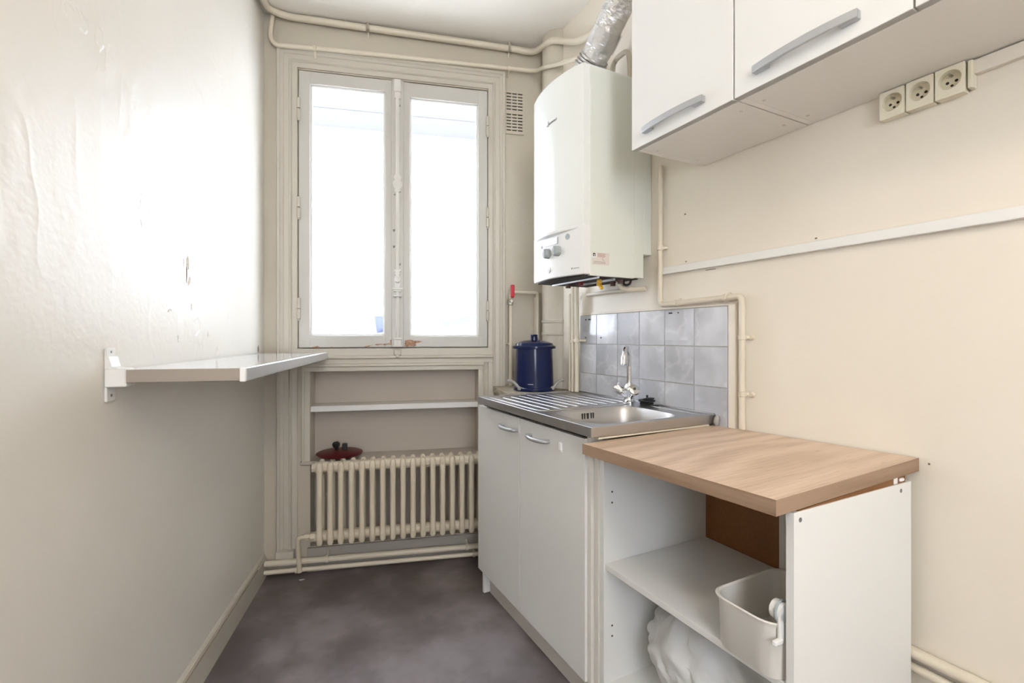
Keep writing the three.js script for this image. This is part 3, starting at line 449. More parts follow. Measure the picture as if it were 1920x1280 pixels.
// ---------- boiler and duct ----------
{
  const t = thing('wall_boiler', 'white gas boiler with rounded front hung in the corner', 'boiler'); onRight(t);
  const s0 = -0.636, s1 = -0.29, h0 = 1.338, h1 = 2.083, O = 0.318, bow = 0.03;
  const plan = (inset, hBow = bow) => { const p = []; for (let i = 0; i <= 24; i++) { const u = i / 24, s = s1 - inset - u * (s1 - s0 - 2 * inset); p.push([s, O - inset + hBow * (1 - Math.pow(2 * u - 1, 2))]); } return p; };
  const cover = (ha, hb, inset, back) => { const sh = shapeOf([[s0 + inset, back], [s1 - inset, back], ...plan(inset)]); const g = extrude(sh, hb - ha, 0.004, 4); g.rotateX(-Math.PI / 2); g.scale(1, 1, -1); g.translate(0, ha, 0); return flip(plain(g)); };
  function flip(g) { const p = g.attributes.position.array, n = g.attributes.normal.array, uv = g.attributes.uv.array; for (let i = 0; i < p.length / 9; i++) { for (let k = 0; k < 3; k++) { let a = i * 9 + 3 + k, b = i * 9 + 6 + k, q = p[a]; p[a] = p[b]; p[b] = q; q = n[a]; n[a] = n[b]; n[b] = q; } } return g; }
  const body = cover(1.522, h1, 0, 0.088); obj('front_cover', body, enamel, t);
  obj('side_cover', [bx(s1 - 0.012, s1 + 0.0012, h0 + 0.001, h1 - 0.003, 0.087, 0.292, 0.002), bx(s0 - 0.0012, s0 + 0.012, h0 + 0.001, h1 - 0.003, 0.087, 0.292, 0.002)], boilerSide, t);
  obj('rear_frame', [bx(s0 + 0.002, s1 - 0.001, h0 + 0.004, h1 - 0.002, 0.041, 0.0855, 0.002), bx(s0 + 0.002, s1 - 0.001, 1.432, h1 - 0.002, 0.002, 0.042, 0.002)], boilerSide, t);
  const panel = obj('control_panel', [cover(h0 + 0.008, 1.5195, 0, 0.2)], plasticWhite, t);
  const fo = (s) => O + bow * (1 - Math.pow(2 * (s1 - s) / (s1 - s0) - 1, 2));
  // raised lip along the top of the panel, controls
  { const rings = []; for (let i = 0; i <= 30; i++) { const s = s0 + 0.025 + i / 30 * (s1 - s0 - 0.05), q = Math.sin(i / 30 * Math.PI), f = fo(s); rings.push([[s, 1.513, f - 0.004], [s, 1.513, f + 0.001 + 0.015 * q], [s, 1.508 - 0.004 * q, f + 0.001 + 0.013 * q], [s, 1.506 - 0.010 * q, f - 0.004]]); } obj('panel_lip', skin(rings, true, true), plasticWhite, panel); }
  for (const [s, h] of [[-0.475, 1.438], [-0.411, 1.439]]) obj('knob', [aim(lathe([[0, 0], [0.019, 0], [0.0185, 0.016], [0.016, 0.019], [0, 0.019]], 28), [s, h, fo(s) - 0.001], [s, h, 2]), bx(s - 0.004, s + 0.004, h - 0.017, h + 0.017, fo(s) + 0.016, fo(s) + 0.022, 0.002)], greyPlastic, panel);
  obj('display', bx(-0.043, 0.043, -0.012, 0.012, -0.002, 0.0022, 0.001).translate(-0.455, 1.479, fo(-0.455)), phy({ color: lin(0.36, 0.40, 0.47), roughness: 0.15, clearcoat: 0.5 }), panel);
  obj('gauge', aim(lathe([[0, 0], [0.011, 0], [0.011, 0.002], [0.009, 0.003], [0, 0.003]], 24), [-0.362, 1.484, fo(-0.362) - 0.001], [-0.362 + 0.1, 1.484, 1]), greyPlastic, panel);
  obj('reset_button', [aim(lathe([[0, 0], [0.006, 0], [0.006, 0.003], [0, 0.004]], 16), [-0.53, 1.472, fo(-0.53) - 0.001], [-0.53, 1.472, 2])], greyPlastic, panel);
  obj('key_button', [aim(lathe([[0, 0], [0.012, 0], [0.010, 0.003], [0, 0.002]], 20), [-0.47, 1.375, fo(-0.47) - 0.001], [-0.47, 1.375, 2]), aim(lathe([[0, 0], [0.004, 0], [0.004, 0.005], [0, 0.006]], 14), [-0.462, 1.373, fo(-0.462)], [-0.462, 1.373, 2])], std({ color: lin(0.62, 0.62, 0.62), roughness: 0.4 }), panel);
  // maker's lettering, too small in the photograph to read: strokes as they look
  const stroke = (s, h, a, b, lean = 0) => bx(-a, a, -b, b, 0, 0.0006).rotateZ(lean).translate(s, h, fo(s) + 0.0004);
  obj('maker_mark', [stroke(-0.484, 1.929, 0.0022, 0.003, 0.6), stroke(-0.476, 1.934, 0.0012, 0.0105), stroke(-0.470, 1.9315, 0.0016, 0.004), stroke(-0.465, 1.932, 0.0014, 0.004), stroke(-0.459, 1.932, 0.0014, 0.004), ...[-0.453, -0.449, -0.444, -0.439, -0.434, -0.429].map((s) => stroke(s, 1.932, 0.0014, 0.0036)), stroke(-0.4225, 1.933, 0.0016, 0.005)], std({ color: lin(0.22, 0.22, 0.24), roughness: 0.5 }), t);
  obj('model_mark', [stroke(-0.34, 1.366, 0.003, 0.003), ...[-0.333, -0.329, -0.325, -0.321, -0.317, -0.313, -0.309].map((s) => stroke(s, 1.366, 0.0013, 0.0016))], std({ color: lin(0.2, 0.2, 0.22), roughness: 0.5 }), panel);
  const stick = canvasTex(256, 160, (c, w, h) => { c.fillStyle = '#d9d0c8'; c.fillRect(0, 0, w, h); c.fillStyle = '#efeceb'; c.fillRect(6, 6, 62, 62); c.fillStyle = '#2b2928'; c.fillRect(16, 12, 36, 12); c.fillRect(16, 12, 13, 44); c.fillRect(39, 12, 13, 44); c.fillStyle = '#b98f87'; for (let k = 0; k < 4; k++) c.fillRect(82, 12 + k * 13, 120 - 12 * (k % 2), 7); c.strokeStyle = '#8d8479'; c.lineWidth = 5; c.beginPath(); c.arc(170, 84, 15, 1, 4.2); c.stroke(); c.fillStyle = '#8b8378'; for (let k = 0; k < 10; k++) { c.fillRect(30 + k * 17, 116, 12, 7); c.fillRect(20 + k * 18, 134, 13, 6); } });
  const sg = new THREE.PlaneGeometry(0.078, 0.045); sg.rotateY(Math.PI / 2); sg.translate(s1 + 0.0018, 1.4, 0.245); obj('warning_sticker', sg, std({ map: stick, roughness: 0.5 }), t);
  // underneath: dark sheet standing in for the open, shaded bottom, tray edge, unions, gas tap
  { const sh = shapeOf([[s0 + 0.012, 0.06], [s1 - 0.012, 0.06], ...plan(0.012)]), g = extrude(sh, 0.012); g.rotateX(-Math.PI / 2); g.scale(1, 1, -1); g.translate(0, h0 - 0.0005, 0); obj('underside_shade', flip(plain(g)), darkGap, t); }
  each('chassis_rail', [bx(s0 + 0.03, s1 - 0.01, h0 - 0.006, h0 + 0.006, 0.24, 0.25, 0.002), bx(s0 + 0.1, s1 - 0.02, h0 - 0.008, h0 + 0.006, 0.16, 0.168, 0.002)], alu, t);
  obj('gas_tap', [bx(-0.365, -0.352, 1.312, 1.338, 0.19, 0.206, 0.003), bx(-0.006, 0.006, -0.024, 0.0, -0.006, 0.006, 0.003).rotateZ(0.75).translate(-0.357, 1.318, 0.198), bx(-0.362, -0.354, 1.335, 1.355, 0.192, 0.204, 0.002)], yellow, t);
  each('union_nut', [[-0.56, 0.2], [-0.5, 0.19], [-0.33, 0.12], [-0.41, 0.09]].map(([s, o], i) => rod([s, 1.322, o], [s, 1.352, o], 0.012 - i * 0.0005, 6)), std({ color: lin(0.16, 0.10, 0.09), roughness: 0.5, metalness: 0.4 }), t);
  each('red_cap', [rod([-0.47, 1.325, 0.2], [-0.47, 1.35, 0.2], 0.009, 12), rod([-0.35, 1.331, 0.11], [-0.35, 1.352, 0.11], 0.009, 12)], std({ color: lin(0.22, 0.02, 0.02), roughness: 0.5 }), t);
  obj('pipe_elbow', [tube([[-0.375, 1.36, 0.09], [-0.375, 1.315, 0.09], [-0.35, 1.305, 0.05], [-0.30, 1.305, 0.02]], 0.0105, 0.025)], pipePaint, t);
  obj('drain_hose', tube([[-0.345, 1.35, 0.09], [-0.345, 1.318, 0.095], [-0.315, 1.318, 0.085], [-0.315, 1.35, 0.08]], 0.0045, 0.018), blackRubber, t);
}
{
  const t = thing('flue_duct', 'silver foil flexible flue duct slanting up from the boiler top', 'duct'); onRight(t);
  const A = V(-0.525, 2.17, 0.15), B = V(0.06, 2.66, 0.13), ax = B.clone().sub(A), L = ax.length(); ax.normalize();
  const q = new THREE.Quaternion().setFromUnitVectors(V(0, 1, 0), ax), place = (g) => { g.applyQuaternion(q); g.translate(A.x, A.y, A.z); return g; };
  const sleeve = (y0, y1, r, wob, n, off) => { const rings = []; for (let i = 0; i <= n; i++) { const y = y0 + (y1 - y0) * i / n, ring = []; for (let k = 0; k < 40; k++) { const a = -k / 40 * Math.PI * 2, rr = r + wob * (fbm(Math.cos(a) * 2.2 + 5, y * 22 + Math.sin(a) * 2.2 + 9, 4, off) - 0.5); ring.push([Math.cos(a) * rr, y, Math.sin(a) * rr]); } rings.push(ring); } return place(skin(rings, true, true)); };
  obj('duct', sleeve(0.0, L, 0.054, 0.013, 90, 3), foil, t);
  obj('tape_band', sleeve(0.135, 0.2, 0.0562, 0.007, 14, 3), tape, t);
  const tail = []; for (let i = 0; i <= 6; i++) { const y = 0.203 - i * 0.012, a = -0.9 + Math.sin(i * 0.9) * 0.06, w = 0.13 - i * 0.012; tail.push([[Math.cos(a - w) * 0.0605, y, Math.sin(a - w) * 0.0605], [Math.cos(a + w) * 0.0615, y + 0.003, Math.sin(a + w) * 0.0615], [Math.cos(a + w) * 0.059, y, Math.sin(a + w) * 0.059], [Math.cos(a - w) * 0.059, y, Math.sin(a - w) * 0.059]]); }
  obj('tape_tail', place(skin(tail, true, true)), tape, t);
  const folds = []; for (let k = 0; k < 4; k++) folds.push(place(lathe([[0.05, 0], [0.0585 + 0.002 * k, 0.003], [0.06 + 0.002 * k, 0.008], [0.05, 0.012]], 36).rotateZ((k - 1.5) * 0.05).translate(0, 0.05 + (3 - k) * 0.0125, 0)));
  obj('crimped_end', folds, std({ color: lin(0.52, 0.50, 0.49), metalness: 0.85, roughness: 0.4 }), t);
  obj('collar', aim(lathe([[0, 0], [0.056, 0], [0.056, 0.13], [0.05, 0.135], [0, 0.135]], 36), [-0.515, 2.08, 0.15], [-0.515, 3, 0.15]), plasticWhite, t);
}

// ---------- sink unit ----------
{
  const t = thing('sink', 'stainless steel drainer sink with one bowl on the double door cabinet', 'sink'); onRight(t);
  const H = 0.868, a = -0.785, b = 0.004, f = 0.506, bowl = (d, P) => roundRect(-0.292 + d, -0.022 - d, 0.118 + d, 0.466 - d, Math.max(0.02, 0.085 - d * 0.6), P);
  const sh = roundRect(a, b, 0.002, f, [0.004, 0.004, 0.006, 0.006]); sh.holes.push(bowl(0, THREE.Path));
  const top = extrude(sh, 0.0016, 0, 16); top.rotateX(Math.PI / 2); top.scale(1, 1, 1); top.translate(0, H, 0); obj('sink_top', uvm(plain(top)), steel, t);
  obj('rim', [bx(a, b, H - 0.028, H + 0.0012, f - 0.004, f + 0.001, 0.0018), bx(b - 0.003, b + 0.0015, H - 0.028, H + 0.0012, 0.004, f + 0.0005, 0.0016), bx(a - 0.001, a + 0.003, H - 0.028, H + 0.0012, 0.004, f, 0.0016), bx(a, b, H - 0.001, H + 0.004, 0.002, 0.014, 0.002)], steel, t);
  const prof = [[0, 0], [0.002, -0.004], [0.006, -0.012], [0.012, -0.06], [0.016, -0.12], [0.03, -0.145], [0.06, -0.15]];
  obj('bowl', skin(prof.map(([d, y]) => ring2(bowl(d), 80, (x, z) => [x, H + y, z])), false, true), steelBowl, t);
  obj('drain', [aim(lathe([[0, 0], [0.036, 0], [0.038, 0.003], [0.03, 0.005], [0.012, 0.002], [0, 0.002]], 28), [-0.157, H - 0.15, 0.292], [-0.157, H, 0.292])], chrome, t);
  each('overflow_slot', [-0.024, -0.015, 0.0, 0.013, 0.023].map((k, i) => bx(-0.289, -0.2825, H - 0.034, H - 0.014, 0.305 + k - (i === 2 ? 0.004 : 0.0024), 0.305 + k + (i === 2 ? 0.004 : 0.0024), 0.001)), darkGap, t);
  // pressed drainer field: rim line and ribs
  for (let i = 0; i < 8; i++) { const o = 0.115 + i * 0.045, e0 = -0.735 + 0.012 * Math.abs(i - 3.5), e1 = -0.36 + 0.02 * (i > 5 ? 1 : 0), g = new THREE.CapsuleGeometry(0.0042, e1 - e0, 4, 12); g.rotateZ(Math.PI / 2); g.scale(1, 0.6, 1); g.translate((e0 + e1) / 2, H, o); obj('drainer_rib', uvm(plain(g)), steel, t); }
  const loop = roundRect(-0.765, -0.315, 0.07, 0.475, 0.03).getSpacedPoints(60).map((p) => [p.x, H, p.y]); obj('drainer_edge', tube(loop, 0.0022, 0.004, 8), steel, t);
  { const g = new THREE.SphereGeometry(1, 20, 14); g.scale(0.009, 0.016, 0.009); const p = g.attributes.position; for (let i = 0; i < p.count; i++) { const q = 0.8 + 0.5 * noise(p.getX(i) * 260 + 9, p.getY(i) * 200 + p.getZ(i) * 260 + 9); p.setXYZ(i, p.getX(i) * q + 0.016, p.getY(i) * q + H - 0.018, p.getZ(i) * q + 0.016); } g.computeVertexNormals(); obj('sealant', plain(g), paint(lin(0.42, 0.40, 0.37), 0.7), t); }
  obj('sink_ledge_rib', [bx(-0.27, -0.02, H - 0.001, H + 0.0022, 0.052, 0.057, 0.001)], steel, t);
}
{
  const t = thing('sink_cabinet', 'white double door base cabinet under the stainless sink', 'cabinet'); onRight(t);
  const s0 = -0.85, s1 = -0.046, of = 0.458, hb = 0.12, ht = 0.838, k = 0.018;
  obj('side_panel', bx(s0 + 0.002, s0 + k, 0, ht, 0.02, of, 0.001), melamine, t); obj('side_panel', bx(s1 - k, s1, 0, ht, 0.02, of + 0.012, 0.001), melamineEdge, t);
  obj('bottom_panel', bx(s0 + k, s1 - k, hb, hb + 0.018, 0.02, of), melamine, t); obj('back_panel', bx(s0 + k, s1 - k, hb, ht - 0.1, 0.02, 0.03), melamine, t);
  obj('plinth', bx(s0 + 0.026, s1, 0, hb - 0.004, of - 0.042, of - 0.026, 0.001), std({ color: lin(0.62, 0.58, 0.53), roughness: 0.5 }), t);
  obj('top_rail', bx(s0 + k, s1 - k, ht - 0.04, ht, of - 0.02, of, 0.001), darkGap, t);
  obj('cover_strip', bx(s1, 0.0, ht - 0.006, ht, 0.03, of + 0.02, 0.001), paint(lin(0.72, 0.66, 0.52), 0.6), t);
  const m0 = -0.4665;
  for (const [a, b, g] of [[s0, m0 - 0.0025, [-0.604, -0.479]], [m0 + 0.0025, s1 - 0.018, [-0.384, -0.26]]]) {
    const d = obj('door', bx(a, b, 0.108, 0.822, of + 0.002, of + 0.02, 0.0012), doorWhite, t), zf = of + 0.02, h = 0.7755, gw = g[1] - g[0];
    obj('handle', [tube([[g[0] + 0.004, h, zf - 0.002], [g[0] + 0.002, h, zf + 0.018], [g[0] + gw * 0.3, h, zf + 0.031], [g[0] + gw * 0.7, h, zf + 0.031], [g[1] - 0.002, h, zf + 0.018], [g[1] - 0.004, h, zf - 0.002]].map((p) => p), 0.0072, 0.03, 12)], handleGrey, d);
    if (g[0] > -0.5) obj('child_lock', [bx(-0.197, -0.180, 0.762, 0.789, zf - 0.001, zf + 0.008, 0.004), bx(-0.193, -0.182, 0.756, 0.766, zf - 0.001, zf + 0.005, 0.002)], plasticWhite, d);
  }
}
{
  const t = thing('mixer_tap', 'chrome two handle mixer tap with a gooseneck spout on the sink', 'tap'); onRight(t, -0.342, 0.8685, 0.066);
  obj('base', [lathe([[0, 0], [0.024, 0], [0.024, 0.006], [0.019, 0.012], [0.017, 0.03], [0.02, 0.045], [0.018, 0.06], [0.0125, 0.07], [0.0115, 0.078], [0, 0.078]], 28)], chrome, t);
  const d = [0.085, 0.105].map((v) => v / Math.hypot(0.085, 0.105)), P = (r, y) => [d[0] * r, y, d[1] * r];
  const c = new THREE.CatmullRomCurve3([P(0, 0.07), P(0.0, 0.11), P(0.004, 0.15), P(0.02, 0.188), P(0.05, 0.211), P(0.082, 0.208), P(0.1, 0.188), P(0.108, 0.17)].map((p) => V(...p)));
  obj('spout', [plain(new THREE.TubeGeometry(c, 60, 0.0088, 16)), rod(P(0.104, 0.182), P(0.115, 0.152), 0.0112, 20)], chrome, t);
  for (const [ds, dout, ind] of [[-1, 0.35, 0], [1, 0.35, 1]]) {
    const dir = V(ds * 0.9, 0.62, dout).normalize(), to = dir.clone().multiplyScalar(0.03).add(V(0, 0.022, 0)), hd = obj('tap_handle', [rod([0, 0.022, 0], to.toArray(), 0.0115, 18), aim(lathe([[0, 0], [0.013, 0.001], [0.017, 0.006], [0.0225, 0.03], [0.02, 0.036], [0.012, 0.039], [0, 0.0395]], 24), to.toArray(), to.clone().add(dir).toArray())], chrome, t);
    const e = to.clone().add(dir.clone().multiplyScalar(0.0385)); obj('indicator_cap', aim(lathe([[0, 0], [0.006, 0], [0.005, 0.0022], [0, 0.0025]], 14), e.toArray(), e.clone().add(dir).toArray()), ind ? ink : redHandle, hd);
  }
}
{
  const t = thing('sink_plug', 'black rubber sink plug lying beside the tap', 'plug'); onRight(t, -0.262, 0.8695, 0.052);
  obj('plug_body', [lathe([[0, 0], [0.024, 0], [0.026, 0.006], [0.022, 0.010], [0.03, 0.013], [0.031, 0.018], [0.02, 0.021], [0, 0.021]], 28)], blackRubber, t);
  obj('plug_flap', lathe([[0, 0], [0.022, 0], [0.023, 0.004], [0.008, 0.007], [0, 0.007]], 24).rotateZ(0.2).translate(0.004, 0.020, -0.004), blackRubber, t);
  obj('pull_tab', bx(-0.004, 0.004, 0.024, 0.036, -0.004, 0.001, 0.0015), blackRubber, t); obj('chain_end', bx(0.02, 0.058, 0.001, 0.004, -0.004, 0.002, 0.0015), blackRubber, t);
}
// weathered ledge between sink and window wall, blue bin on it
{
  const A = R(-0.789, 0, 0.01), B = R(-0.789, 0, 0.36), pts = [[A[0], A[2]], [B[0], B[2]], [0.425, ZW + 0.036], [0.49, ZW + 0.036], [0.495, ZW + 0.002], [0.67, ZW + 0.002], [0.66, -2.35]];
  const g = extrude(shapeOf(pts.map(([x, z]) => [x, -z])), 0.026, 0.002); g.rotateX(-Math.PI / 2); g.translate(0, 0.842, 0);
  tag(obj('wood_ledge', uvm(plain(g)), greyWood), 'worn grey wooden ledge between the sink and the window wall', 'ledge');
  const t = thing('pedal_bin', 'small dark blue pedal bin standing behind the sink', 'bin'); t.position.set(0.585, 0.8702, -2.19); t.rotation.y = -0.1;
  obj('bin_body', lathe([[0, 0], [0.097, 0], [0.099, 0.004], [0.098, 0.014], [0.0925, 0.018], [0.0925, 0.022], [0.0865, 0.2], [0.084, 0.202], [0.08, 0.202], [0.08, 0.02], [0, 0.02]], 48), blueGloss, t);
  const lid = obj('bin_lid', lathe([[0, 0.196], [0.101, 0.196], [0.103, 0.2], [0.102, 0.208], [0.092, 0.212], [0.086, 0.222], [0.05, 0.234], [0, 0.238]], 48), blueGloss, t);
  obj('lid_knob', lathe([[0, 0.232], [0.019, 0.232], [0.016, 0.254], [0.0175, 0.26], [0.015, 0.263], [0, 0.263]], 20), blueGloss, lid);
  const lug = (k) => [tube([[k * 0.078, 0.012, 0.062], [k * 0.095, 0.036, 0.062], [k * 0.112, 0.048, 0.056], [k * 0.13, 0.05, 0.045]], 0.0065, 0.02, 10), rod([k * 0.07, 0.012, 0.055], [k * 0.082, 0.016, 0.062], 0.009, 12)];
  obj('carry_handle', lug(-1), std({ color: lin(0.36, 0.36, 0.35), roughness: 0.4 }), t); obj('carry_handle', lug(1), std({ color: lin(0.36, 0.36, 0.35), roughness: 0.4 }), t);
  const st = []; for (let i = 0; i <= 8; i++) { const a = 2.05 - i * 0.035, r = 0.0938; st.push([[Math.cos(a) * (r - 0.002), 0.034, Math.sin(a) * (r - 0.002)], [Math.cos(a) * r, 0.034, Math.sin(a) * r], [Math.cos(a) * r, 0.0355, Math.sin(a) * r], [Math.cos(a) * (r - 0.002), 0.0355, Math.sin(a) * (r - 0.002)]]); } obj('bin_mark', skin(st, true, true), plasticWhite, t);
}

// ---------- oak worktop on the open cabinet ----------
{
  const t = thing('worktop', 'light oak laminate worktop lying on the open white cabinet', 'worktop'), Tk = 0.0295;
  const c = [[-0.010, 0.526, 0.824], [0.543, 0.505, 0.8305], [0.548, 0.004, 0.8485], [0.0, 0.004, 0.833]];
  const up = c.map(([s, o, h]) => R(s, h, o)), dn = c.map(([s, o, h]) => R(s, h - Tk, o));
  const rc = (p) => { const dx = p[0] - S0.x, dz = p[2] - S0.z; return [-(dx * Math.cos(AL)) + dz * Math.sin(AL), dx * Math.sin(AL) + dz * Math.cos(AL)]; };
  const quad = (a, b, d, e, uvs) => { const g = new THREE.BufferGeometry(), P = [a, b, d, a, d, e]; g.setAttribute('position', new THREE.Float32BufferAttribute(P.flat(), 3)); g.setAttribute('uv', new THREE.Float32BufferAttribute([0, 1, 2, 0, 2, 3].flatMap((k) => uvs[k]), 2)); g.computeVertexNormals(); return g; };
  const U = (p) => { const [o, s] = rc(p); return [o + 0.31, s + 0.02]; };
  obj('laminate_top', [quad(up[3], up[0], up[1], up[2], [3, 0, 1, 2].map((k) => U(up[k])))], oak, t);
  obj('laminate_underside', quad(dn[0], dn[3], dn[2], dn[1], [0, 3, 2, 1].map((k) => U(dn[k]))), hardboard, t);
  const edge = (a, b, L) => quad(dn[a], dn[b], up[b], up[a], [[0.1, 0.2], [0.1 + L, 0.2], [0.1 + L, 0.2 + Tk], [0.1, 0.2 + Tk]]);
  obj('edge_band', [edge(0, 1, 0.553), edge(1, 2, 0.5), edge(2, 3, 0.548), edge(3, 0, 0.52)], oakEdge, t);
}
{
  const t = thing('open_cabinet', 'open white base cabinet with a middle shelf under the oak worktop', 'cabinet'); onRight(t);
  const of = 0.455, s0 = -0.0245, s1 = 0.5445, k = 0.016;
  obj('filler_strip', bx(-0.044, s0 - 0.001, 0, 0.793, 0.03, of + 0.004, 0.001), melamineEdge, t);
  obj('side_panel', bx(s0, s0 + k + 0.003, 0, 0.793, 0.03, of, 0.001), melamine, t); obj('side_panel', bx(s1 - k, s1, 0, 0.799, 0.03, of, 0.001), melamine, t);
  obj('bottom_panel', bx(s0 + k, s1 - k, 0.115, 0.132, 0.03, of - 0.002, 0.001), melamine, t);
  obj('shelf', bx(s0 + k + 0.004, s1 - k - 0.001, 0.459, 0.475, 0.044, of - 0.004, 0.0012), melamine, t);
  obj('back_panel', bx(s0 + k, 0.249, 0.132, 0.79, 0.034, 0.04), hardboard, t); obj('back_rail', bx(0.249, s1 - k, 0.132, 0.79, 0.032, 0.05, 0.001), melamineEdge, t);
  obj('plinth', bx(s0 + k, s1 - k, 0, 0.114, of - 0.06, of - 0.044), melamine, t);
  const dot = (o, h) => rod([s0 + k + 0.0028, h, o], [s0 + k + 0.0036, h, o], 0.0028, 10);
  each('shelf_pin_hole', [dot(0.425, 0.676), dot(0.425, 0.645), dot(0.425, 0.292), dot(0.425, 0.262)], darkGap, t);
  for (const [o, h] of [[0.437, 0.784], [0.075, 0.784]]) obj('cam_screw', [rod([s1 - 0.0005, h, o], [s1 + 0.0006, h, o], 0.0045, 14)], std({ color: lin(0.22, 0.25, 0.27), metalness: 0.7, roughness: 0.4 }), t);
  obj('top_batten', hexa([[s1 - 0.02, 0.7992, 0.05], [s1 - 0.003, 0.7992, 0.05], [s1 - 0.003, 0.7992, 0.44], [s1 - 0.02, 0.7992, 0.44], [s1 - 0.02, 0.8145, 0.05], [s1 - 0.003, 0.8145, 0.05], [s1 - 0.003, 0.8005, 0.44], [s1 - 0.02, 0.8005, 0.44]].map((c) => c)), hardboard, t);
  obj('hinge_block', [bx(s1 - 0.012, s1 - 0.001, 0.8, 0.815, 0.085, 0.1, 0.002), bx(s1 - 0.01, s1 + 0.001, 0.803, 0.811, 0.06, 0.076, 0.003)], plasticWhite, t);
}
// basket, suction hook, bag
{
  const t = thing('storage_basket', 'off white plastic basket with rounded corners on the cabinet shelf', 'basket'); onRight(t, 0, 0.4755, 0);
  const rr = (d, y, r) => ring2(roundRect(0.372 + d, 0.5235 - d * 0.4, 0.237 + d, 0.474 - d * 0.8, r), 72, (x, z) => [x, y, z]);
  obj('tub', skin([rr(0.016, 0.003, 0.03), rr(0.011, 0.0, 0.034), rr(0.007, 0.005, 0.04), rr(0.003, 0.096, 0.045), rr(0.0, 0.1, 0.046), rr(-0.003, 0.106, 0.047), rr(0.001, 0.108, 0.046), rr(0.005, 0.105, 0.044), rr(0.011, 0.009, 0.036), rr(0.02, 0.006, 0.03)], true, true), basketMat, t);
  const h = []; for (let i = 0; i < 4; i++) for (let j = 0; j < 4; j++) h.push(rod([0.42 + i * 0.022, 0.0055, 0.34 + j * 0.026], [0.42 + i * 0.022, 0.0066, 0.34 + j * 0.026], 0.0034, 8)); each('drain_hole', h, darkGap, t);
  const k = thing('suction_hook', 'white suction hook with grey ring clipped over the basket rim', 'hook'); onRight(k, 0.5125, 0.604, 0.446);
  const along = (p, s) => p.rotateZ(Math.PI / 2).translate(s, 0, 0);
  obj('suction_cup', [along(lathe([[0, 0], [0.0175, 0], [0.0185, 0.003], [0.017, 0.012], [0.012, 0.015], [0, 0.016]], 28), 0.0)], plasticWhite, k); obj('grey_ring', along(lathe([[0.014, 0], [0.0215, 0], [0.0215, 0.0035], [0.014, 0.0035]], 28), 0.0035), greyPlastic, k);
  obj('clip_arm', [bx(0.0035, 0.0095, -0.052, 0.004, 0.002, 0.016, 0.002), rod([0.0035, 0, 0], [0.0095, 0, 0], 0.0165, 24), bx(0.002, 0.011, -0.056, -0.046, 0.006, 0.03, 0.003)], plasticWhite, k);
}
{
  const t = thing('plastic_bag', 'crumpled white plastic bag on the floor of the open cabinet', 'bag'); onRight(t, 0.235, 0.1325, 0.25);
  const g = new THREE.SphereGeometry(1, 96, 72), p = g.attributes.position, v = new THREE.Vector3();
  for (let i = 0; i < p.count; i++) {
    v.fromBufferAttribute(p, i); const a = Math.atan2(v.z, v.x), y = v.y, w = 0.78 + 0.22 * Math.cos(Math.min(1.4, Math.max(-1, y + 0.15)) * 1.6);
    const n = fbm(Math.cos(a) * 1.2 + 5, Math.sin(a) * 1.2 + y * 1.4 + 7, 2, 151), q = fbm(Math.cos(a) * 1.5 + 15 + y * 0.8, Math.sin(a) * 1.5 - y * 1.3 + 3, 3, 157), f = Math.abs(q - 0.5) * 7, f2 = Math.abs(fbm(Math.cos(a) * 3 + 1 - y, Math.sin(a) * 3 + y * 2.4 + 8, 2, 163) - 0.5) * 6;
    const r = w * (0.84 + 0.3 * n + 0.11 * Math.min(1, f) + 0.05 * Math.min(1, f2)); p.setXYZ(i, v.x * r * 0.205, Math.max(0, (y * 0.5 + 0.5) * 0.315 * (0.9 + 0.12 * n)), v.z * r * 0.165);
  }
  const m = mergeVertices(g, 1e-5); m.deleteAttribute('uv'); m.computeVertexNormals(); obj('bag_sheet', uvm(plain(toCreasedNormals(m, 0.8))), bagMat, t);
}

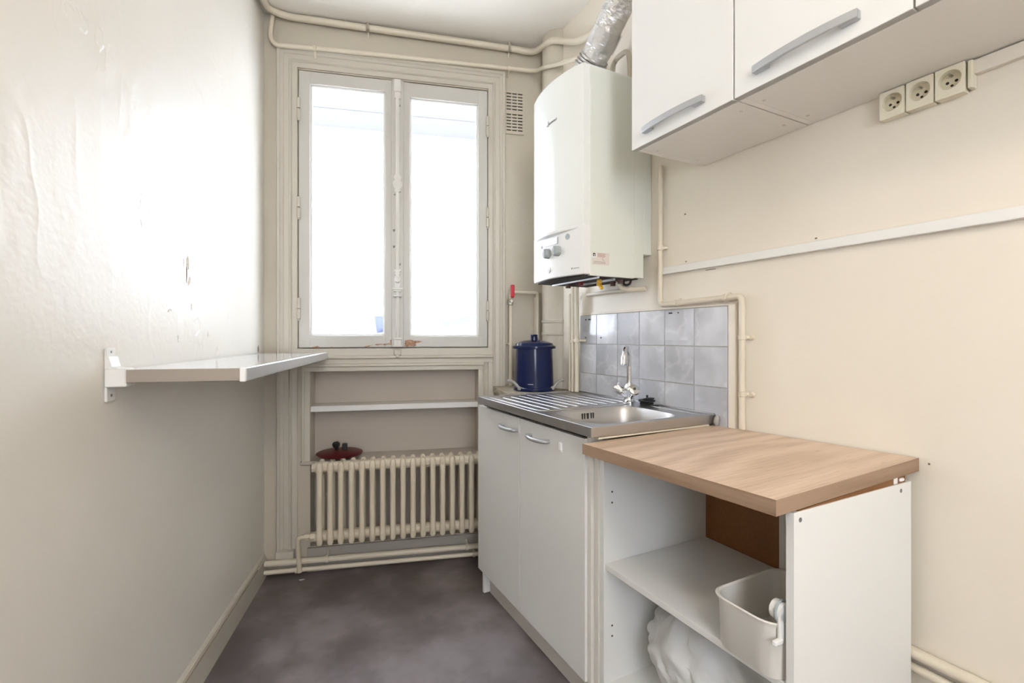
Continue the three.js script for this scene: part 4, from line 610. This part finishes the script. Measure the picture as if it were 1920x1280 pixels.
// ---------- vent grille, scrap, added fill lamp ----------
{
  const t = thing('vent_grille', 'cream slotted vent grille on the wall right of the window casing', 'vent'), x0 = 0.495, x1 = 0.595, y0 = 2.18, y1 = 2.41;
  const sh = roundRect(x0, x1, y0, y1, 0.003);
  for (let c = 0; c < 3; c++) for (let r = 0; r < 12; r++) { const a = x0 + 0.006 + c * 0.0305, y = y1 - 0.017 - r * 0.0163 - (r > 5 ? 0.011 : 0), q = new THREE.Path(); q.moveTo(a, y); q.lineTo(a, y - 0.0065); q.lineTo(a + 0.025, y - 0.0065); q.lineTo(a + 0.025, y); q.closePath(); sh.holes.push(q); }
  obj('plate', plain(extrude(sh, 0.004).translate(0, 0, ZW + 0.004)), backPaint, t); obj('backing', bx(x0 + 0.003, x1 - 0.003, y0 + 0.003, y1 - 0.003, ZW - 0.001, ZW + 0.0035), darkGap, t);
  const g = extrude(shapeOf([[0, 0], [0.016, 0.003], [0.02, 0.008], [0.007, 0.01], [-0.006, 0.006]]), 0.0008); g.rotateX(-Math.PI / 2); g.translate(-0.486, 0.0005, -2.355); tag(obj('paint_scrap', plain(g), plasticWhite), 'tiny white scrap of paint on the floor below the radiator pipe', 'scrap');
  const l = thing('added_fill_lamp', 'added round opal pendant lamp for fill light, unseen behind the camera', 'lamp'); l.position.set(0.35, HC, 0.62);  // unseen pendant put in to lift ceiling and cabinet fronts
  obj('ceiling_rose', lathe([[0, -0.03], [0.03, -0.03], [0.05, -0.012], [0.052, 0], [0, 0]], 32), plasticWhite, l);
  obj('cord', rod([0, -0.30, 0], [0, -0.02, 0], 0.004, 8), plasticWhite, l);
  const s = new THREE.SphereGeometry(0.13, 32, 20); s.translate(0, -0.42, 0); obj('fill_globe', s, std({ color: lin(0.9, 0.88, 0.84), emissive: lin(1, 0.93, 0.83), emissiveIntensity: 1.2, roughness: 0.3 }), l);
  const pl = new THREE.PointLight(new THREE.Color().setRGB(1, 0.93, 0.83), FILL_LAMP); pl.position.set(0, -0.42, 0); pl.castShadow = true; pl.shadow.radius = 5; pl.name = 'fill_globe_glow'; l.add(pl);
}

renderer.render(scene, camera);
